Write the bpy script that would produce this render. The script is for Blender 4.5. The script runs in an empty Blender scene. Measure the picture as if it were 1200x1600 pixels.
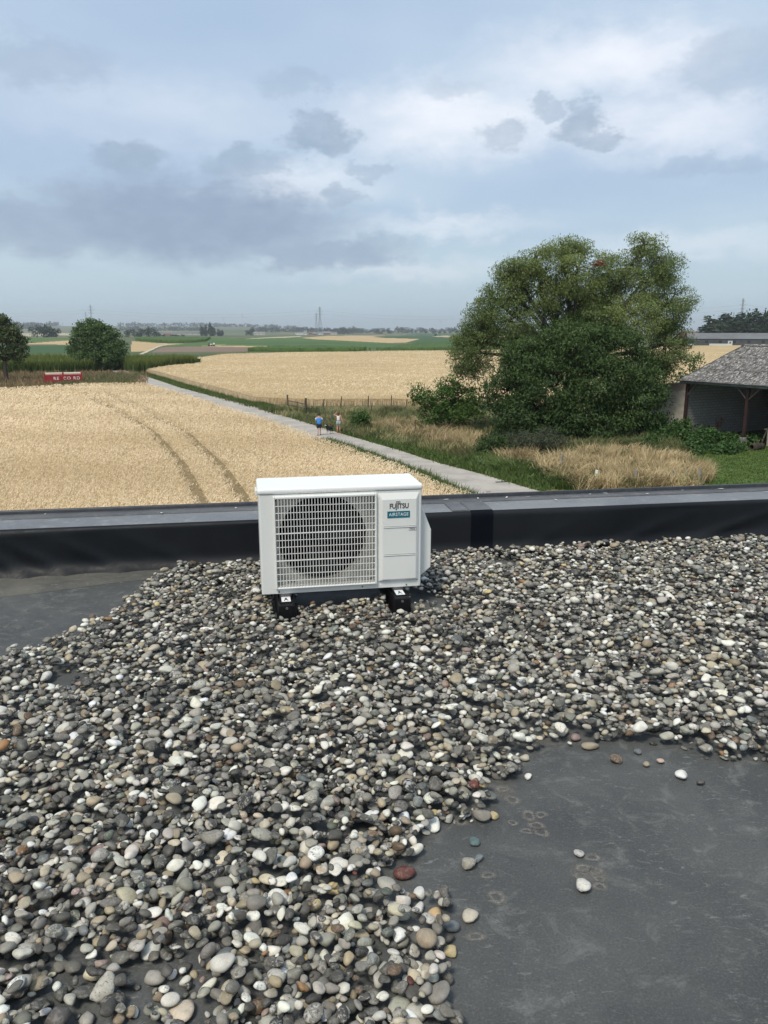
import bpy, bmesh, math, random
import numpy as np
from mathutils import Vector, Matrix

rng = np.random.default_rng(7)
random.seed(7)
R = math.radians
scene = bpy.context.scene
COL = scene.collection

# ------------------------------------------------------------------ camera
CAM_Z = 7.78           # above the fields; the flat roof lies at ROOF_Z
ROOF_Z = 6.40
cam_data = bpy.data.cameras.new('camera')
cam = bpy.data.objects.new('camera', cam_data)
COL.objects.link(cam)
cam_data.sensor_fit = 'VERTICAL'
cam_data.sensor_height = 36.0
cam_data.lens = 36.0 * 1202 / 1600
cam_data.clip_start = 0.05
cam_data.clip_end = 40000
cam.location = (0, 0, CAM_Z)
cam.rotation_euler = (R(90 - 13.2), 0, 0)
scene.camera = cam

PATH_RIGHT = [(7.674, 37.651), (7.051, 38.855), (5.659, 41.844), (3.464, 45.693), (0.862, 51.382), (-3.228, 59.483), (-6.552, 66.724), (-11.514, 77.15), (-13.473, 81.344), (-20.933, 94.971), (-28.583, 109.496), (-40.774, 135.343), (-48.001, 150.132), (-52.989, 160.108)]
WHEAT_EDGE = [(3.868, 32.983), (2.693, 35.311), (0.695, 41.259), (0.106, 42.112), (-0.937, 44.646), (-1.839, 46.68), (-4.429, 51.985), (-9.496, 63.507), (-15.484, 74.842), (-21.652, 87.479), (-33.549, 109.72)]
WHEAT_BACK = [(-33.549, 109.72), (-40.076, 108.327), (-49.132, 99.473), (-57.595, 91.938)]
TRACK_A = [(-35.618, 91.938), (-23.936, 70.452), (-16.867, 56.219), (-11.104, 41.896), (-8.137, 33.258), (-7.019, 29.546)]
TRACK_B = [(-32.966, 91.938), (-22.829, 73.534), (-14.524, 56.219), (-8.989, 41.896), (-5.957, 32.579), (-5.05, 29.546)]
WHEAT2_NEAR = [(-50.806, 164.163), (-43.17, 146.272), (-35.231, 130.031), (-28.51, 115.551), (-20.505, 99.483), (-14.295, 86.469), (-10.528, 84.878), (-6.688, 83.343), (1.391, 84.103), (6.834, 82.596), (15.035, 82.596), (27.336, 82.596)]
WHEAT2_FAR = [(235.762, 439.4), (142.838, 399.172), (29.529, 302.182), (4.838, 297.02), (-9.358, 287.205), (-27.619, 282.535), (-52.452, 257.408), (-52.351, 213.103)]
CORN_FRONT = [(-88.617, 150.132), (-73.848, 150.132), (-61.002, 152.509), (-55.601, 165.604), (-47.64, 152.751), (-47.942, 170.939), (-44.243, 179.848)]
CORN_BACK = [(-43.743, 186.848), (-50.243, 193.848), (-68, 200), (-80, 203), (-98, 203), (-130, 203)]
GRAVEL_LEFT = [(-1.661, 3.095), (-1.55, 3.219), (-1.381, 3.465), (-1.345, 3.728), (-1.341, 3.977), (-1.282, 4.199), (-1.159, 4.446), (-0.993, 4.485), (-0.79, 4.677)]
BARE_EDGE = [(1.238, 2.224), (1.152, 2.262), (1.076, 2.281), (1.0, 2.361), (0.876, 2.381), (0.745, 2.381), (0.607, 2.352), (0.493, 2.32), (0.44, 2.206), (0.376, 2.117), (0.325, 2.035), (0.296, 1.958), (0.22, 1.943), (0.145, 1.914), (0.103, 1.805), (0.067, 1.75), (0.0, 1.719), (-0.016, 1.661), (0.064, 1.661), (0.132, 1.719), (0.169, 1.661), (0.173, 1.534), (0.172, 1.477), (0.143, 1.441), (0.16, 1.389), (0.19, 1.356), (0.177, 1.294)]
GRAVEL_HOLES = [[(-1.352, 2.802), (-1.341, 2.924), (-1.247, 2.966), (-1.203, 2.836), (-1.239, 2.736)], [(-0.466, 3.966), (0.028, 4.03), (0.02, 3.775), (-0.131, 3.709), (-0.421, 3.672)], [(0.138, 3.945), (0.338, 3.844), (0.29, 3.654), (0.146, 3.672)], [(0.681, 4.566), (0.815, 4.512), (0.762, 4.332), (0.663, 4.356)]]
GRAVEL_THIN = [[(-0.75, 1.441), (-0.711, 1.505), (-0.569, 1.432), (-0.435, 1.468), (-0.345, 1.38), (-0.335, 1.236), (-0.67, 1.236)], [(-0.082, 1.515), (0.059, 1.486), (0.029, 1.441), (-0.057, 1.45)]]
LOOSE_STONES = [
    (0.25, 1.861, 0.0159, 0.8, 'teal', 'small teal heart shaped pebble alone on the bare membrane'),
    (0.251, 1.788, 0.0171, 0.7, 'slate', 'smooth slate grey oval pebble beside the chunky beige stone'),
    (0.22, 1.762, 0.0228, 0.9, 'beigegrey', 'chunky angular beige grey stone on the membrane by the gravel edge'),
    (0.208, 1.577, 0.0208, 0.85, 'cream', 'cream pebble with dark specks lying just clear of the gravel'),
    (0.526, 1.811, 0.0147, 0.9, 'whitemot', 'small black and white mottled pebble above the white angular stone'),
    (0.508, 1.686, 0.0212, 1.1, 'whiterough', 'white angular stone in the middle of the bare membrane'),
    (0.765, 2.277, 0.0221, 0.8, 'brown', 'brown triangular stone on the bare membrane near the far gravel'),
    (0.851, 2.328, 0.014, 0.8, 'slate', 'tiny bluish grey pebble right of the brown triangular stone'),
    (0.856, 2.254, 0.0136, 0.9, 'beige', 'small beige pebble between the tiny grey and cream pebbles'),
    (0.909, 2.273, 0.0137, 0.85, 'pinkcream', 'small pinkish cream pebble near the far gravel edge'),
    (0.943, 2.18, 0.0223, 0.85, 'white', 'white rounded stone lying alone at the top of the bare membrane'),
    (0.989, 2.148, 0.014, 0.9, 'dark', 'small dark pebble just right of the white rounded stone'),
    (0.053, 1.733, 0.03, 0.68, 'red', 'large dark red oval pebble at the tip of the gravel'),
    (0.699, 2.357, 0.0326, 0.55, 'beige', 'long flat beige pebble on the far edge of the membrane'),
    (0.456, 2.18, 0.0142, 0.8, 'white', 'tiny white pebble at the gravel corner above the ring stains'),
    (0.321, 1.979, 0.0149, 1.0, 'yellow', 'yellowish pebble standing at the gravel edge beside ring stains'),
    (0.465, 2.289, 0.0201, 0.7, 'cream', 'cream oval pebble at the upper corner of the bare membrane'),
    (0.153, 1.475, 0.0182, 0.75, 'yellow', 'pale yellow oval pebble on the gravel edge below the slate one'),
    (0.09, 1.658, 0.0169, 1.3, 'white', 'bright white upright oval pebble above a round white one'),
    (0.088, 1.608, 0.0156, 1.0, 'white', 'bright white round pebble under the upright white oval'),
    (0.12, 1.579, 0.0185, 1.25, 'orange', 'orange cream flat pebble with a pale rim at the gravel edge'),
    (0.159, 1.544, 0.0204, 0.8, 'slate', 'speckled slate pebble on the gravel edge above the yellow oval'),
    (0.625, 2.45, 0.0247, 0.9, 'cream', 'cream round pebble beside the pink one at the far gravel edge'),
    (0.666, 2.415, 0.0189, 0.9, 'pink', 'dusky pink pebble at the far edge of the bare membrane'),
]
RINGS = [(0.445, 1.912, 0.0163), (0.437, 1.943, 0.0202), (0.425, 1.988, 0.0187), (0.459, 1.991, 0.015), (0.371, 1.955, 0.0129), (0.403, 1.917, 0.0145), (0.27, 1.735, 0.015), (0.282, 1.656, 0.0192), (0.213, 1.526, 0.018), (0.55, 1.693, 0.0147), (0.525, 1.762, 0.0169), (0.51, 1.733, 0.0133), (0.558, 1.721, 0.0132), (0.554, 1.75, 0.0151), (0.387, 2.067, 0.0194), (0.366, 2.121, 0.0178), (0.224, 1.961, 0.0167), (0.56, 1.805, 0.0172)]
CLOUDS = [(-13.67, 7.32, 14.29, 3.52, 1.0), (-22.99, 6.75, 8.1, 2.67, 0.8), (-5.43, 5.52, 9.05, 1.52, 0.8), (-16.95, 10.9, 2.86, 1.43, 0.9), (-9.43, 10.93, 4.0, 1.33, 0.75), (-4.47, 12.68, 2.95, 1.62, 0.95), (13.12, 13.18, 1.9, 1.62, 0.85), (14.43, 12.1, 2.48, 0.71, 0.75), (8.28, 12.89, 2.1, 1.14, 0.65), (10.89, 14.39, 1.43, 0.67, 0.6), (-22.1, 15.83, 6.19, 1.71, 0.4), (22.47, 15.79, 4.29, 2.19, 0.4), (-2.9, 9.13, 1.71, 0.76, 0.6), (-6.04, 15.78, 3.57, 1.05, 0.4), (21.14, 10.19, 5.24, 0.86, 0.35), (4.76, 15.52, 2.86, 0.67, 0.3), (-0.89, 10.67, 2.38, 0.67, 0.5)]
BRIGHT = [(5.24, 13.65, 10.95, 2.86, 0.95), (14.34, 16.51, 9.52, 2.95, 0.9), (-5.33, 9.75, 6.19, 1.62, 0.6), (18.57, 13.02, 10.48, 2.86, 0.7), (3.6, 7.31, 9.05, 1.05, 0.5), (0.91, 4.34, 10.48, 1.05, 0.4), (19.58, 5.51, 10.48, 1.14, 0.4), (-14.94, 13.63, 12.38, 2.86, 0.3)]
FIELDS = [
    ('pale_field', 'pale', 0, [(-1240.0, 2638.6), (-1050.4, 2645.6), (-792.0, 2001.5), (-529.8, 1166.3)]),
    ('pale_field', 'pale', 0, [(-128.3, 718.3), (-172.2, 1248.9), (-168.0, 1593.1), (-132.2, 1253.8), (-111.5, 808.3)]),
    ('green_field', 'green', 0, [(-260.3, 1188.1), (-128.3, 718.3), (-124.7, 903.9), (-89.5, 919.1), (-24.0, 738.0), (8.3, 511.4), (6.1, 339.0), (-58.6, 327.1), (-93.9, 415.2), (-123.0, 544.7)]),
    ('beet_field', 'mid', 0, [(-60.1, 616.6), (7.9, 485.5), (14.3, 441.0), (3.4, 350.0), (-11.4, 349.8), (-34.1, 419.2), (-67.8, 416.8), (-105.8, 481.9), (-123.0, 544.7)]),
    ('wheat_field', 'tan', 0, [(-96.9, 918.3), (-120.9, 1656.1), (-61.7, 1900.9), (6.3, 1940.3), (-16.2, 1109.4), (0.0, 949.6), (38.2, 855.1), (16.5, 580.9), (4.4, 540.8), (-32.0, 656.9), (-68.3, 765.5)]),
    ('green_field', 'dgreen', 0, [(-16.2, 1109.4), (76.1, 2348.8), (236.7, 2434.3), (475.2, 1954.3), (171.4, 703.3), (23.8, 531.8), (16.3, 571.7), (37.6, 841.6), (0.0, 949.6)]),
    ('wheat_field', 'tan', 0, [(71.2, 1171.2), (130.9, 1793.8), (170.8, 1754.7), (402.0, 1652.6), (333.3, 1369.9), (85.5, 1054.2)]),
    ('corn_field', 'corn', 1.0, [(-6.8, 334.9), (3.4, 350.0), (14.7, 451.7), (25.4, 521.1), (60.1, 616.6), (171.4, 703.3), (85.4, 349.7)]),
    ('corn_field', 'corn', 1.6, [(-223.6, 710.0), (-217.0, 786.5), (-173.3, 790.7), (-129.0, 571.4), (-125.6, 515.1), (-136.8, 495.0), (-182.5, 579.2)]),
    ('wheat_field', 'tan', 0, [(-176.1, 549.0), (-137.7, 484.1), (-120.6, 478.4), (-119.8, 428.3), (-111.0, 385.2), (-96.0, 316.8), (-100.6, 312.6)]),
    ('farm_track', 'track', 0, [(-86.7, 276.9), (-95.3, 312.9), (-118.7, 412.3), (-128.7, 468.2), (-125.4, 459.2), (-116.6, 409.4), (-93.0, 309.5), (-85.2, 277.3)]),
    ('green_field', 'green', 0, [(-112.8, 398.3), (-121.4, 474.2), (-114.5, 522.0), (-94.5, 484.3), (-40.9, 418.6), (-60.0, 409.6), (-97.0, 411.0)]),
    ('ploughed_field', 'brown', 0, [(-94.6, 322.7), (-111.0, 392.0), (-97.0, 411.0), (-66.7, 410.2), (-41.8, 395.5), (-56.0, 344.1), (-56.8, 316.8), (-75.2, 307.7), (-89.7, 302.5)]),
    ('wheat_field', 'tan', 0, [(-100.1, 424.3), (-91.6, 433.4), (-57.8, 418.3), (-32.4, 398.0), (-50.5, 388.1), (-86.0, 406.6)]),
    ('corn_field', 'corn', 1.4, [(-54.7, 312.0), (-56.0, 344.1), (-49.7, 359.4), (-30.0, 368.9), (-20.3, 356.5), (-6.8, 333.6), (-14.1, 315.2)]),
    ('green_field', 'dgreen', 0, [(-215.4, 413.9), (-164.9, 420.7), (-110.4, 281.0), (-146.5, 280.9)]),
    ('wheat_field', 'tan', 0, [(-209.6, 462.1), (-216.4, 512.3), (-225.9, 579.5), (-173.7, 445.2), (-198.1, 439.1)]),
    ('green_field', 'green', 0, [(-410.6, 790.6), (-300.8, 769.0), (-240.6, 614.9), (-235.3, 557.2), (-218.9, 482.8), (-243.7, 468.5)]),
]

# ------------------------------------------------------------------ light
SUN_AZ, SUN_EL = R(-150), R(58)          # behind the left shoulder, high, veiled by thin cloud
SKY_STRENGTH = 0.074
scene.view_settings.view_transform = 'Standard'
scene.view_settings.look = 'None'
scene.view_settings.gamma = 1.0
scene.view_settings.use_curve_mapping = False
scene.view_settings.exposure = 1.12
scene.render.engine = 'CYCLES'
scene.cycles.use_denoising = True
scene.cycles.max_bounces = 8
scene.cycles.transparent_max_bounces = 12
scene.cycles.volume_bounces = 0

sun_data = bpy.data.lights.new('sun', 'SUN')
sun_data.energy = 1.5
sun_data.angle = R(14)
sun_data.color = (1.0, 0.93, 0.80)
sun = bpy.data.objects.new('sun', sun_data)
COL.objects.link(sun)
sun_dir = Vector((math.sin(SUN_AZ) * math.cos(SUN_EL), math.cos(SUN_AZ) * math.cos(SUN_EL), math.sin(SUN_EL)))
sun.rotation_euler = sun_dir.to_track_quat('Z', 'Y').to_euler()
sun.location = (0, 0, 60)


class NT:
    """small helper for node trees"""
    def __init__(self, tree):
        self.t = tree
        self.n = tree.nodes
        self.l = tree.links

    def node(self, typ, **kw):
        n = self.n.new(typ)
        for k, v in kw.items():
            setattr(n, k, v)
        return n

    def put(self, sock, v):
        if hasattr(v, 'is_output') or isinstance(v, bpy.types.NodeSocket):
            self.l.new(v, sock)
        else:
            sock.default_value = v

    def math(self, op, a, b=None, c=None, clamp=False):
        n = self.node('ShaderNodeMath', operation=op, use_clamp=clamp)
        self.put(n.inputs[0], a)
        if b is not None:
            self.put(n.inputs[1], b)
        if c is not None:
            self.put(n.inputs[2], c)
        return n.outputs[0]

    def mapr(self, v, a, b, c=0.0, d=1.0, smooth=True):
        n = self.node('ShaderNodeMapRange', interpolation_type='SMOOTHSTEP' if smooth else 'LINEAR')
        self.put(n.inputs[0], v)
        for i, q in enumerate((a, b, c, d)):
            n.inputs[i + 1].default_value = q
        return n.outputs[0]

    def mix(self, f, a, b, blend='MIX'):
        n = self.node('ShaderNodeMix', data_type='RGBA', blend_type=blend)
        self.put(n.inputs[0], f)
        for s, v in ((n.inputs[6], a), (n.inputs[7], b)):
            if isinstance(v, (tuple, list)):
                v = tuple(v)[:3] + (1.0,)
            self.put(s, v)
        return n.outputs[2]

    def noise(self, vec, scale, detail=3.0, rough=0.55, dist=0.0):
        n = self.node('ShaderNodeTexNoise')
        if vec is not None:
            self.l.new(vec, n.inputs['Vector'])
        n.inputs['Scale'].default_value = scale
        n.inputs['Detail'].default_value = detail
        n.inputs['Roughness'].default_value = rough
        n.inputs['Distortion'].default_value = dist
        return n.outputs['Fac'], n.outputs['Color']


def make_world():
    w = bpy.data.worlds.new('World')
    scene.world = w
    w.use_nodes = True
    T = NT(w.node_tree)
    T.n.clear()
    out = T.node('ShaderNodeOutputWorld')
    bg = T.node('ShaderNodeBackground')
    sky = T.node('ShaderNodeTexSky', sky_type='NISHITA', sun_disc=False, sun_elevation=SUN_EL, sun_rotation=SUN_AZ)
    sky.air_density, sky.dust_density = 1.2, 2.5
    tc = T.node('ShaderNodeTexCoord')
    gen = tc.outputs['Generated']
    sep = T.node('ShaderNodeSeparateXYZ')
    T.l.new(gen, sep.inputs[0])
    x, y, z = sep.outputs
    deg = 180 / math.pi
    az = T.math('MULTIPLY', T.math('ARCTAN2', x, y), deg)
    el = T.math('MULTIPLY', T.math('ARCSINE', z), deg)
    # cloud-deck coordinates: the direction projected on a flat layer overhead
    zz = T.math('MAXIMUM', T.math('ADD', T.math('ABSOLUTE', z), 0.12), 0.12)
    cv = T.node('ShaderNodeCombineXYZ')
    T.put(cv.inputs[0], T.math('DIVIDE', x, zz))
    T.put(cv.inputs[1], T.math('DIVIDE', y, zz))
    deck = cv.outputs[0]
    n_low, _ = T.noise(deck, 0.55, 4, 0.5)
    n_mid, _ = T.noise(deck, 1.5, 6, 0.58, 0.25)
    # ragged outlines for the single clouds
    av = T.node('ShaderNodeCombineXYZ')
    T.put(av.inputs[0], az)
    T.put(av.inputs[1], T.math('MULTIPLY', el, 1.7))
    _, wob_c = T.noise(av.outputs[0], 0.36, 9, 0.66)
    wsep = T.node('ShaderNodeSeparateXYZ')
    T.l.new(wob_c, wsep.inputs[0])
    wx = T.math('MULTIPLY', T.math('SUBTRACT', wsep.outputs[0], 0.5), 6.0)
    wy = T.math('MULTIPLY', T.math('SUBTRACT', wsep.outputs[1], 0.5), 4.0)
    azw = T.math('ADD', az, wx)
    elw = T.math('ADD', el, wy)

    def blob(a, e, ra, re, lo=0.55, hi=1.1):
        u = T.math('DIVIDE', T.math('SUBTRACT', azw, a), ra)
        v = T.math('DIVIDE', T.math('SUBTRACT', elw, e), re)
        d = T.math('SQRT', T.math('ADD', T.math('MULTIPLY', u, u), T.math('MULTIPLY', v, v)))
        return T.mapr(d, lo, hi, 1.0, 0.0)

    # values are in sky units (background strength 0.1)
    blue = (2.8, 3.66, 4.9)
    pale = (3.8, 4.6, 5.5)
    veil = T.mix(T.mapr(n_low, 0.38, 0.66), blue, pale)
    hz = T.mapr(el, 0.0, 12.0, 1.0, 0.0)
    veil = T.mix(T.math('MULTIPLY', hz, 0.85), veil, (3.45, 4.6, 5.2))
    veil = T.mix(0.12, veil, T.mix(1.0, sky.outputs[0], (1.0, 1.0, 1.0), 'MULTIPLY'))
    br = None
    for a, e, ra, re, wt in BRIGHT:
        m = T.math('MULTIPLY', blob(a, e, ra, re, 0.0, 1.25), wt)
        br = m if br is None else T.math('MAXIMUM', br, m)
    br = T.math('MULTIPLY', br, T.mapr(n_mid, 0.25, 0.65, 0.4, 0.9))
    colr = T.mix(br, veil, (6.7, 6.75, 7.1))
    # generic grey patches over the whole deck, then the clouds of this view
    patch = T.math('MULTIPLY', T.mapr(n_mid, 0.54, 0.76), 0.16)
    colr = T.mix(patch, colr, (2.7, 3.35, 4.3))
    dk = bank = None
    for a, e, ra, re, s in CLOUDS:
        if ra > 6:
            m = T.math('MULTIPLY', blob(a, e, ra, re, .4, 1.05), s)
            bank = m if bank is None else T.math('MAXIMUM', bank, m)
        else:
            m = T.math('MULTIPLY', blob(a, e, ra, re, .5, 1.02), s)
            dk = m if dk is None else T.math('MAXIMUM', dk, m)
    fine, _ = T.noise(av.outputs[0], 0.55, 6, 0.6)
    bank = T.math('MULTIPLY', bank, T.mapr(fine, 0.25, 0.65, 0.8, 1.0))
    dk = T.math('MULTIPLY', dk, T.mapr(fine, 0.3, 0.65, 0.72, 1.0))
    colr = T.mix(T.math('MULTIPLY', bank, 0.95), colr, (2.0, 2.58, 3.5))
    colr = T.mix(T.math('MULTIPLY', dk, 0.85), colr, (2.1, 2.75, 3.6))
    T.l.new(colr, bg.inputs[0])
    bg.inputs[1].default_value = SKY_STRENGTH
    T.l.new(bg.outputs[0], out.inputs[0])


make_world()

# ------------------------------------------------------------------ materials
MATS = {}


def newmat(name):
    m = bpy.data.materials.new(name)
    m.use_nodes = True
    T = NT(m.node_tree)
    b = T.n['Principled BSDF']
    MATS[name] = m
    return m, T, b


def plain(name, col, rough=0.6, metal=0.0, var=0.0, scale=5.0, spec=0.5, bump=0.0, bscale=None, coord='Object', dirt=None):
    m, T, b = newmat(name)
    b.inputs['Roughness'].default_value = rough
    b.inputs['Metallic'].default_value = metal
    b.inputs['Specular IOR Level'].default_value = spec
    tc = T.node('ShaderNodeTexCoord')
    if var > 0:
        f, _ = T.noise(tc.outputs[coord], scale, 5, 0.6)
        lo = tuple(c * (1 - var) for c in col)
        hi = tuple(min(1, c * (1 + var)) for c in col)
        base = T.mix(T.mapr(f, 0.3, 0.7), lo, hi)
    else:
        base = col + (1.0,)
    if dirt:
        g, _ = T.noise(tc.outputs[coord], dirt[1], 6, 0.65)
        base = T.mix(T.mapr(g, dirt[2], dirt[3]), base, dirt[0])
    T.put(b.inputs['Base Color'], base)
    if bump > 0:
        f2, _ = T.noise(tc.outputs[coord], bscale or scale * 4, 5, 0.6)
        bp = T.node('ShaderNodeBump')
        bp.inputs['Strength'].default_value = bump
        bp.inputs['Distance'].default_value = 0.02
        T.l.new(f2, bp.inputs['Height'])
        T.l.new(bp.outputs[0], b.inputs['Normal'])
    return m


def leafmat(name, dark, light, trans=0.3, rough=0.55):
    """leaf or blade: colour between two tones by the per-leaf value 'tint'"""
    m, T, b = newmat(name)
    at = T.node('ShaderNodeAttribute', attribute_name='tint')
    c = T.mix(at.outputs['Fac'], dark, light)
    T.l.new(c, b.inputs['Base Color'])
    b.inputs['Roughness'].default_value = rough
    b.inputs['Specular IOR Level'].default_value = 0.3
    tr = T.node('ShaderNodeBsdfTranslucent')
    T.l.new(c, tr.inputs[0])
    mx = T.node('ShaderNodeMixShader')
    mx.inputs[0].default_value = trans
    T.l.new(b.outputs[0], mx.inputs[1])
    T.l.new(tr.outputs[0], mx.inputs[2])
    T.l.new(mx.outputs[0], T.n['Material Output'].inputs[0])
    return m


def ground_mix(name, cols, scale, rough=0.9, fine=None, bump=0.3):
    """soil, turf or crop seen from above: two or three tones mixed by noise"""
    m, T, b = newmat(name)
    g = T.node('ShaderNodeNewGeometry').outputs['Position']
    f, _ = T.noise(g, scale, 6, 0.62)
    c = T.mix(T.mapr(f, 0.35, 0.65), cols[0], cols[1])
    if len(cols) > 2:
        f2, _ = T.noise(g, fine or scale * 6, 5, 0.7)
        c = T.mix(T.mapr(f2, 0.42, 0.68), c, cols[2])
    T.l.new(c, b.inputs['Base Color'])
    b.inputs['Roughness'].default_value = rough
    b.inputs['Specular IOR Level'].default_value = 0.15
    if bump:
        f3, _ = T.noise(g, (fine or scale * 6), 5, 0.7)
        bp = T.node('ShaderNodeBump')
        bp.inputs['Strength'].default_value = bump
        bp.inputs['Distance'].default_value = 0.3
        T.l.new(f3, bp.inputs['Height'])
        T.l.new(bp.outputs[0], b.inputs['Normal'])
    return m


def pebble_material():
    m, T, b = newmat('pebble_stone')
    at = T.node('ShaderNodeAttribute', attribute_name='tint')
    base = at.outputs['Color']
    mott = at.outputs['Alpha']
    g = T.node('ShaderNodeNewGeometry').outputs['Position']
    f, _ = T.noise(g, 70, 6, 0.72, 1.2)
    f2, _ = T.noise(g, 300, 5, 0.75)
    f3, _ = T.noise(g, 40, 3, 0.5)
    f4, _ = T.noise(g, 120, 5, 0.7, 0.4)
    blot = T.math('MULTIPLY', T.mapr(f, 0.50, 0.57), mott)
    spot = T.math('MULTIPLY', T.mapr(f4, 0.55, 0.62), mott)
    c = T.mix(T.math('MULTIPLY', blot, 0.85), base, (0.50, 0.485, 0.45))
    c = T.mix(T.math('MULTIPLY', spot, 0.8), c, (0.04, 0.039, 0.036))
    c = T.mix(T.mapr(f2, 0.35, 0.65, 0.28, 0.0), c, T.mix(1.0, c, (0.45, 0.44, 0.42), 'MULTIPLY'))
    c = T.mix(T.mapr(f3, 0.4, 0.75, 0.0, 0.4), c, T.mix(1.0, c, (0.55, 0.52, 0.46), 'MULTIPLY'))
    T.l.new(c, b.inputs['Base Color'])
    b.inputs['Roughness'].default_value = 0.6
    b.inputs['Specular IOR Level'].default_value = 0.4
    bp = T.node('ShaderNodeBump')
    bp.inputs['Strength'].default_value = 0.25
    bp.inputs['Distance'].default_value = 0.002
    T.l.new(f2, bp.inputs['Height'])
    T.l.new(bp.outputs[0], b.inputs['Normal'])
    return m


def membrane_material(name, dark, dust, amount, rough=0.55, spec=0.35):
    """rubber roofing sheet under a film of dried dust with scuffs"""
    m, T, b = newmat(name)
    g = T.node('ShaderNodeNewGeometry').outputs['Position']
    f1, _ = T.noise(g, 1.6, 7, 0.62, 0.3)
    f2, _ = T.noise(g, 9, 8, 0.75, 0.8)
    f4, _ = T.noise(g, 170, 4, 0.65)
    c = T.mix(T.mapr(f1, 0.3, 0.72), dark, dust)
    c = T.mix(T.math('MULTIPLY', T.mapr(f2, 0.5, 0.72), amount), c, tuple(min(1, d * 1.6) for d in dust))
    c = T.mix(T.math('MULTIPLY', T.mapr(f2, 0.45, 0.28), amount * .6), c, tuple(d * .75 for d in dark))
    for rz, sc, th in ((0.7, (24, 62, 20), .57), (-0.5, (30, 85, 20), .58), (1.9, (20, 60, 20), .6)):
        mp = T.node('ShaderNodeMapping')
        mp.inputs['Rotation'].default_value = (0, 0, rz)
        mp.inputs['Scale'].default_value = sc
        T.l.new(g, mp.inputs[0])
        f3, _ = T.noise(mp.outputs[0], 1.0, 5, 0.7, 0.9)
        sm_, _ = T.noise(g, 3.1 + rz, 3, 0.5)
        k = T.math('MULTIPLY', T.mapr(f3, th, th + .12), T.mapr(sm_, .42, .6, 0, amount))
        c = T.mix(k, c, tuple(min(1, d * 1.9) for d in dust))
    c = T.mix(T.math('MULTIPLY', T.mapr(f4, 0.5, 0.72), amount * 0.45), c, tuple(min(1, d * 1.8) for d in dust))
    c = T.mix(T.math('MULTIPLY', T.mapr(f4, 0.46, 0.3), amount * 0.5), c, tuple(d * .6 for d in dark))
    T.l.new(c, b.inputs['Base Color'])
    T.put(b.inputs['Roughness'], T.mapr(f2, 0.3, 0.7, rough - 0.08, rough + 0.15))
    b.inputs['Specular IOR Level'].default_value = spec
    bp = T.node('ShaderNodeBump')
    bp.inputs['Strength'].default_value = 0.15
    bp.inputs['Distance'].default_value = 0.004
    T.l.new(f2, bp.inputs['Height'])
    T.l.new(bp.outputs[0], b.inputs['Normal'])
    return m


pebble_material()
membrane_material('roof_membrane', (0.046, 0.048, 0.047), (0.084, 0.086, 0.082), 0.9, 0.65)
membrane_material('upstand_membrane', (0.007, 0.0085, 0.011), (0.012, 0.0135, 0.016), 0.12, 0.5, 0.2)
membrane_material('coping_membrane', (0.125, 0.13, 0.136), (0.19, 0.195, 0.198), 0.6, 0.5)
membrane_material('coping_strip', (0.065, 0.067, 0.07), (0.11, 0.112, 0.114), 0.7, 0.5)
membrane_material('seam_membrane', (0.003, 0.004, 0.007), (0.004, 0.0055, 0.009), 0.1, 0.5, 0.08)
membrane_material('fillet_dust', (0.055, 0.056, 0.052), (0.115, 0.108, 0.09), 0.5, 0.75)
plain('edge_trim_metal', (0.035, 0.037, 0.042), 0.4, 0.3, 0.25, 20)
plain('dust_crust', (0.17, 0.155, 0.125), 0.9, 0, 0.35, 60)
plain('bird_lime', (0.55, 0.54, 0.5), 0.8, 0, 0.2, 80)
plain('unit_enamel', (0.70, 0.70, 0.665), 0.38, 0, 0.03, 3, 0.5, dirt=((0.45, 0.43, 0.38), 9, 0.68, 0.95))
plain('unit_lid_enamel', (0.80, 0.80, 0.78), 0.35, 0, 0.03, 3, 0.5, dirt=((0.5, 0.48, 0.42), 14, 0.7, 0.95))
plain('grille_plastic', (0.72, 0.72, 0.69), 0.45, 0, 0.04, 6)
plain('shroud_metal', (0.40, 0.39, 0.35), 0.55, 0, 0.2, 12)
plain('fan_plastic', (0.010, 0.010, 0.011), 0.6, 0, 0.2, 10, 0.2)
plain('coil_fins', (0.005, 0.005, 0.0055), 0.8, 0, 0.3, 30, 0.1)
plain('seam_shadow', (0.28, 0.28, 0.27), 0.6)
plain('ink_black', (0.02, 0.02, 0.025), 0.5)
plain('ink_dark_grey', (0.07, 0.065, 0.065), 0.5)
plain('badge_teal', (0.005, 0.13, 0.17), 0.4)
plain('print_white', (0.8, 0.82, 0.82), 0.5)
plain('screw_grey', (0.18, 0.18, 0.18), 0.4, 0.6)
plain('foot_rubber', (0.005, 0.005, 0.006), 0.5, 0, 0.25, 25, 0.3)
plain('sticker_paper', (0.75, 0.75, 0.76), 0.5)
plain('sticker_ink', (0.03, 0.05, 0.055), 0.5)
plain('path_concrete', (0.37, 0.34, 0.30), 0.9, 0, 0.14, 0.5, 0.2, 0.3, 6, dirt=((0.20, 0.18, 0.15), 1.3, 0.55, 0.75))
plain('rail_wood', (0.11, 0.095, 0.08), 0.85, 0, 0.3, 6, 0.2, 0.4, 20)
plain('post_wood', (0.085, 0.065, 0.05), 0.85, 0, 0.3, 8, 0.2, 0.4, 30)
plain('post_grey', (0.23, 0.22, 0.21), 0.85, 0, 0.25, 8, 0.2)
plain('marker_white', (0.72, 0.72, 0.68), 0.6, 0, 0.1, 8)
plain('marker_band', (0.35, 0.36, 0.10), 0.6)
plain('wire_steel', (0.12, 0.11, 0.10), 0.6, 0.5)
plain('drain_iron', (0.02, 0.02, 0.02), 0.7, 0.3)
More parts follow.
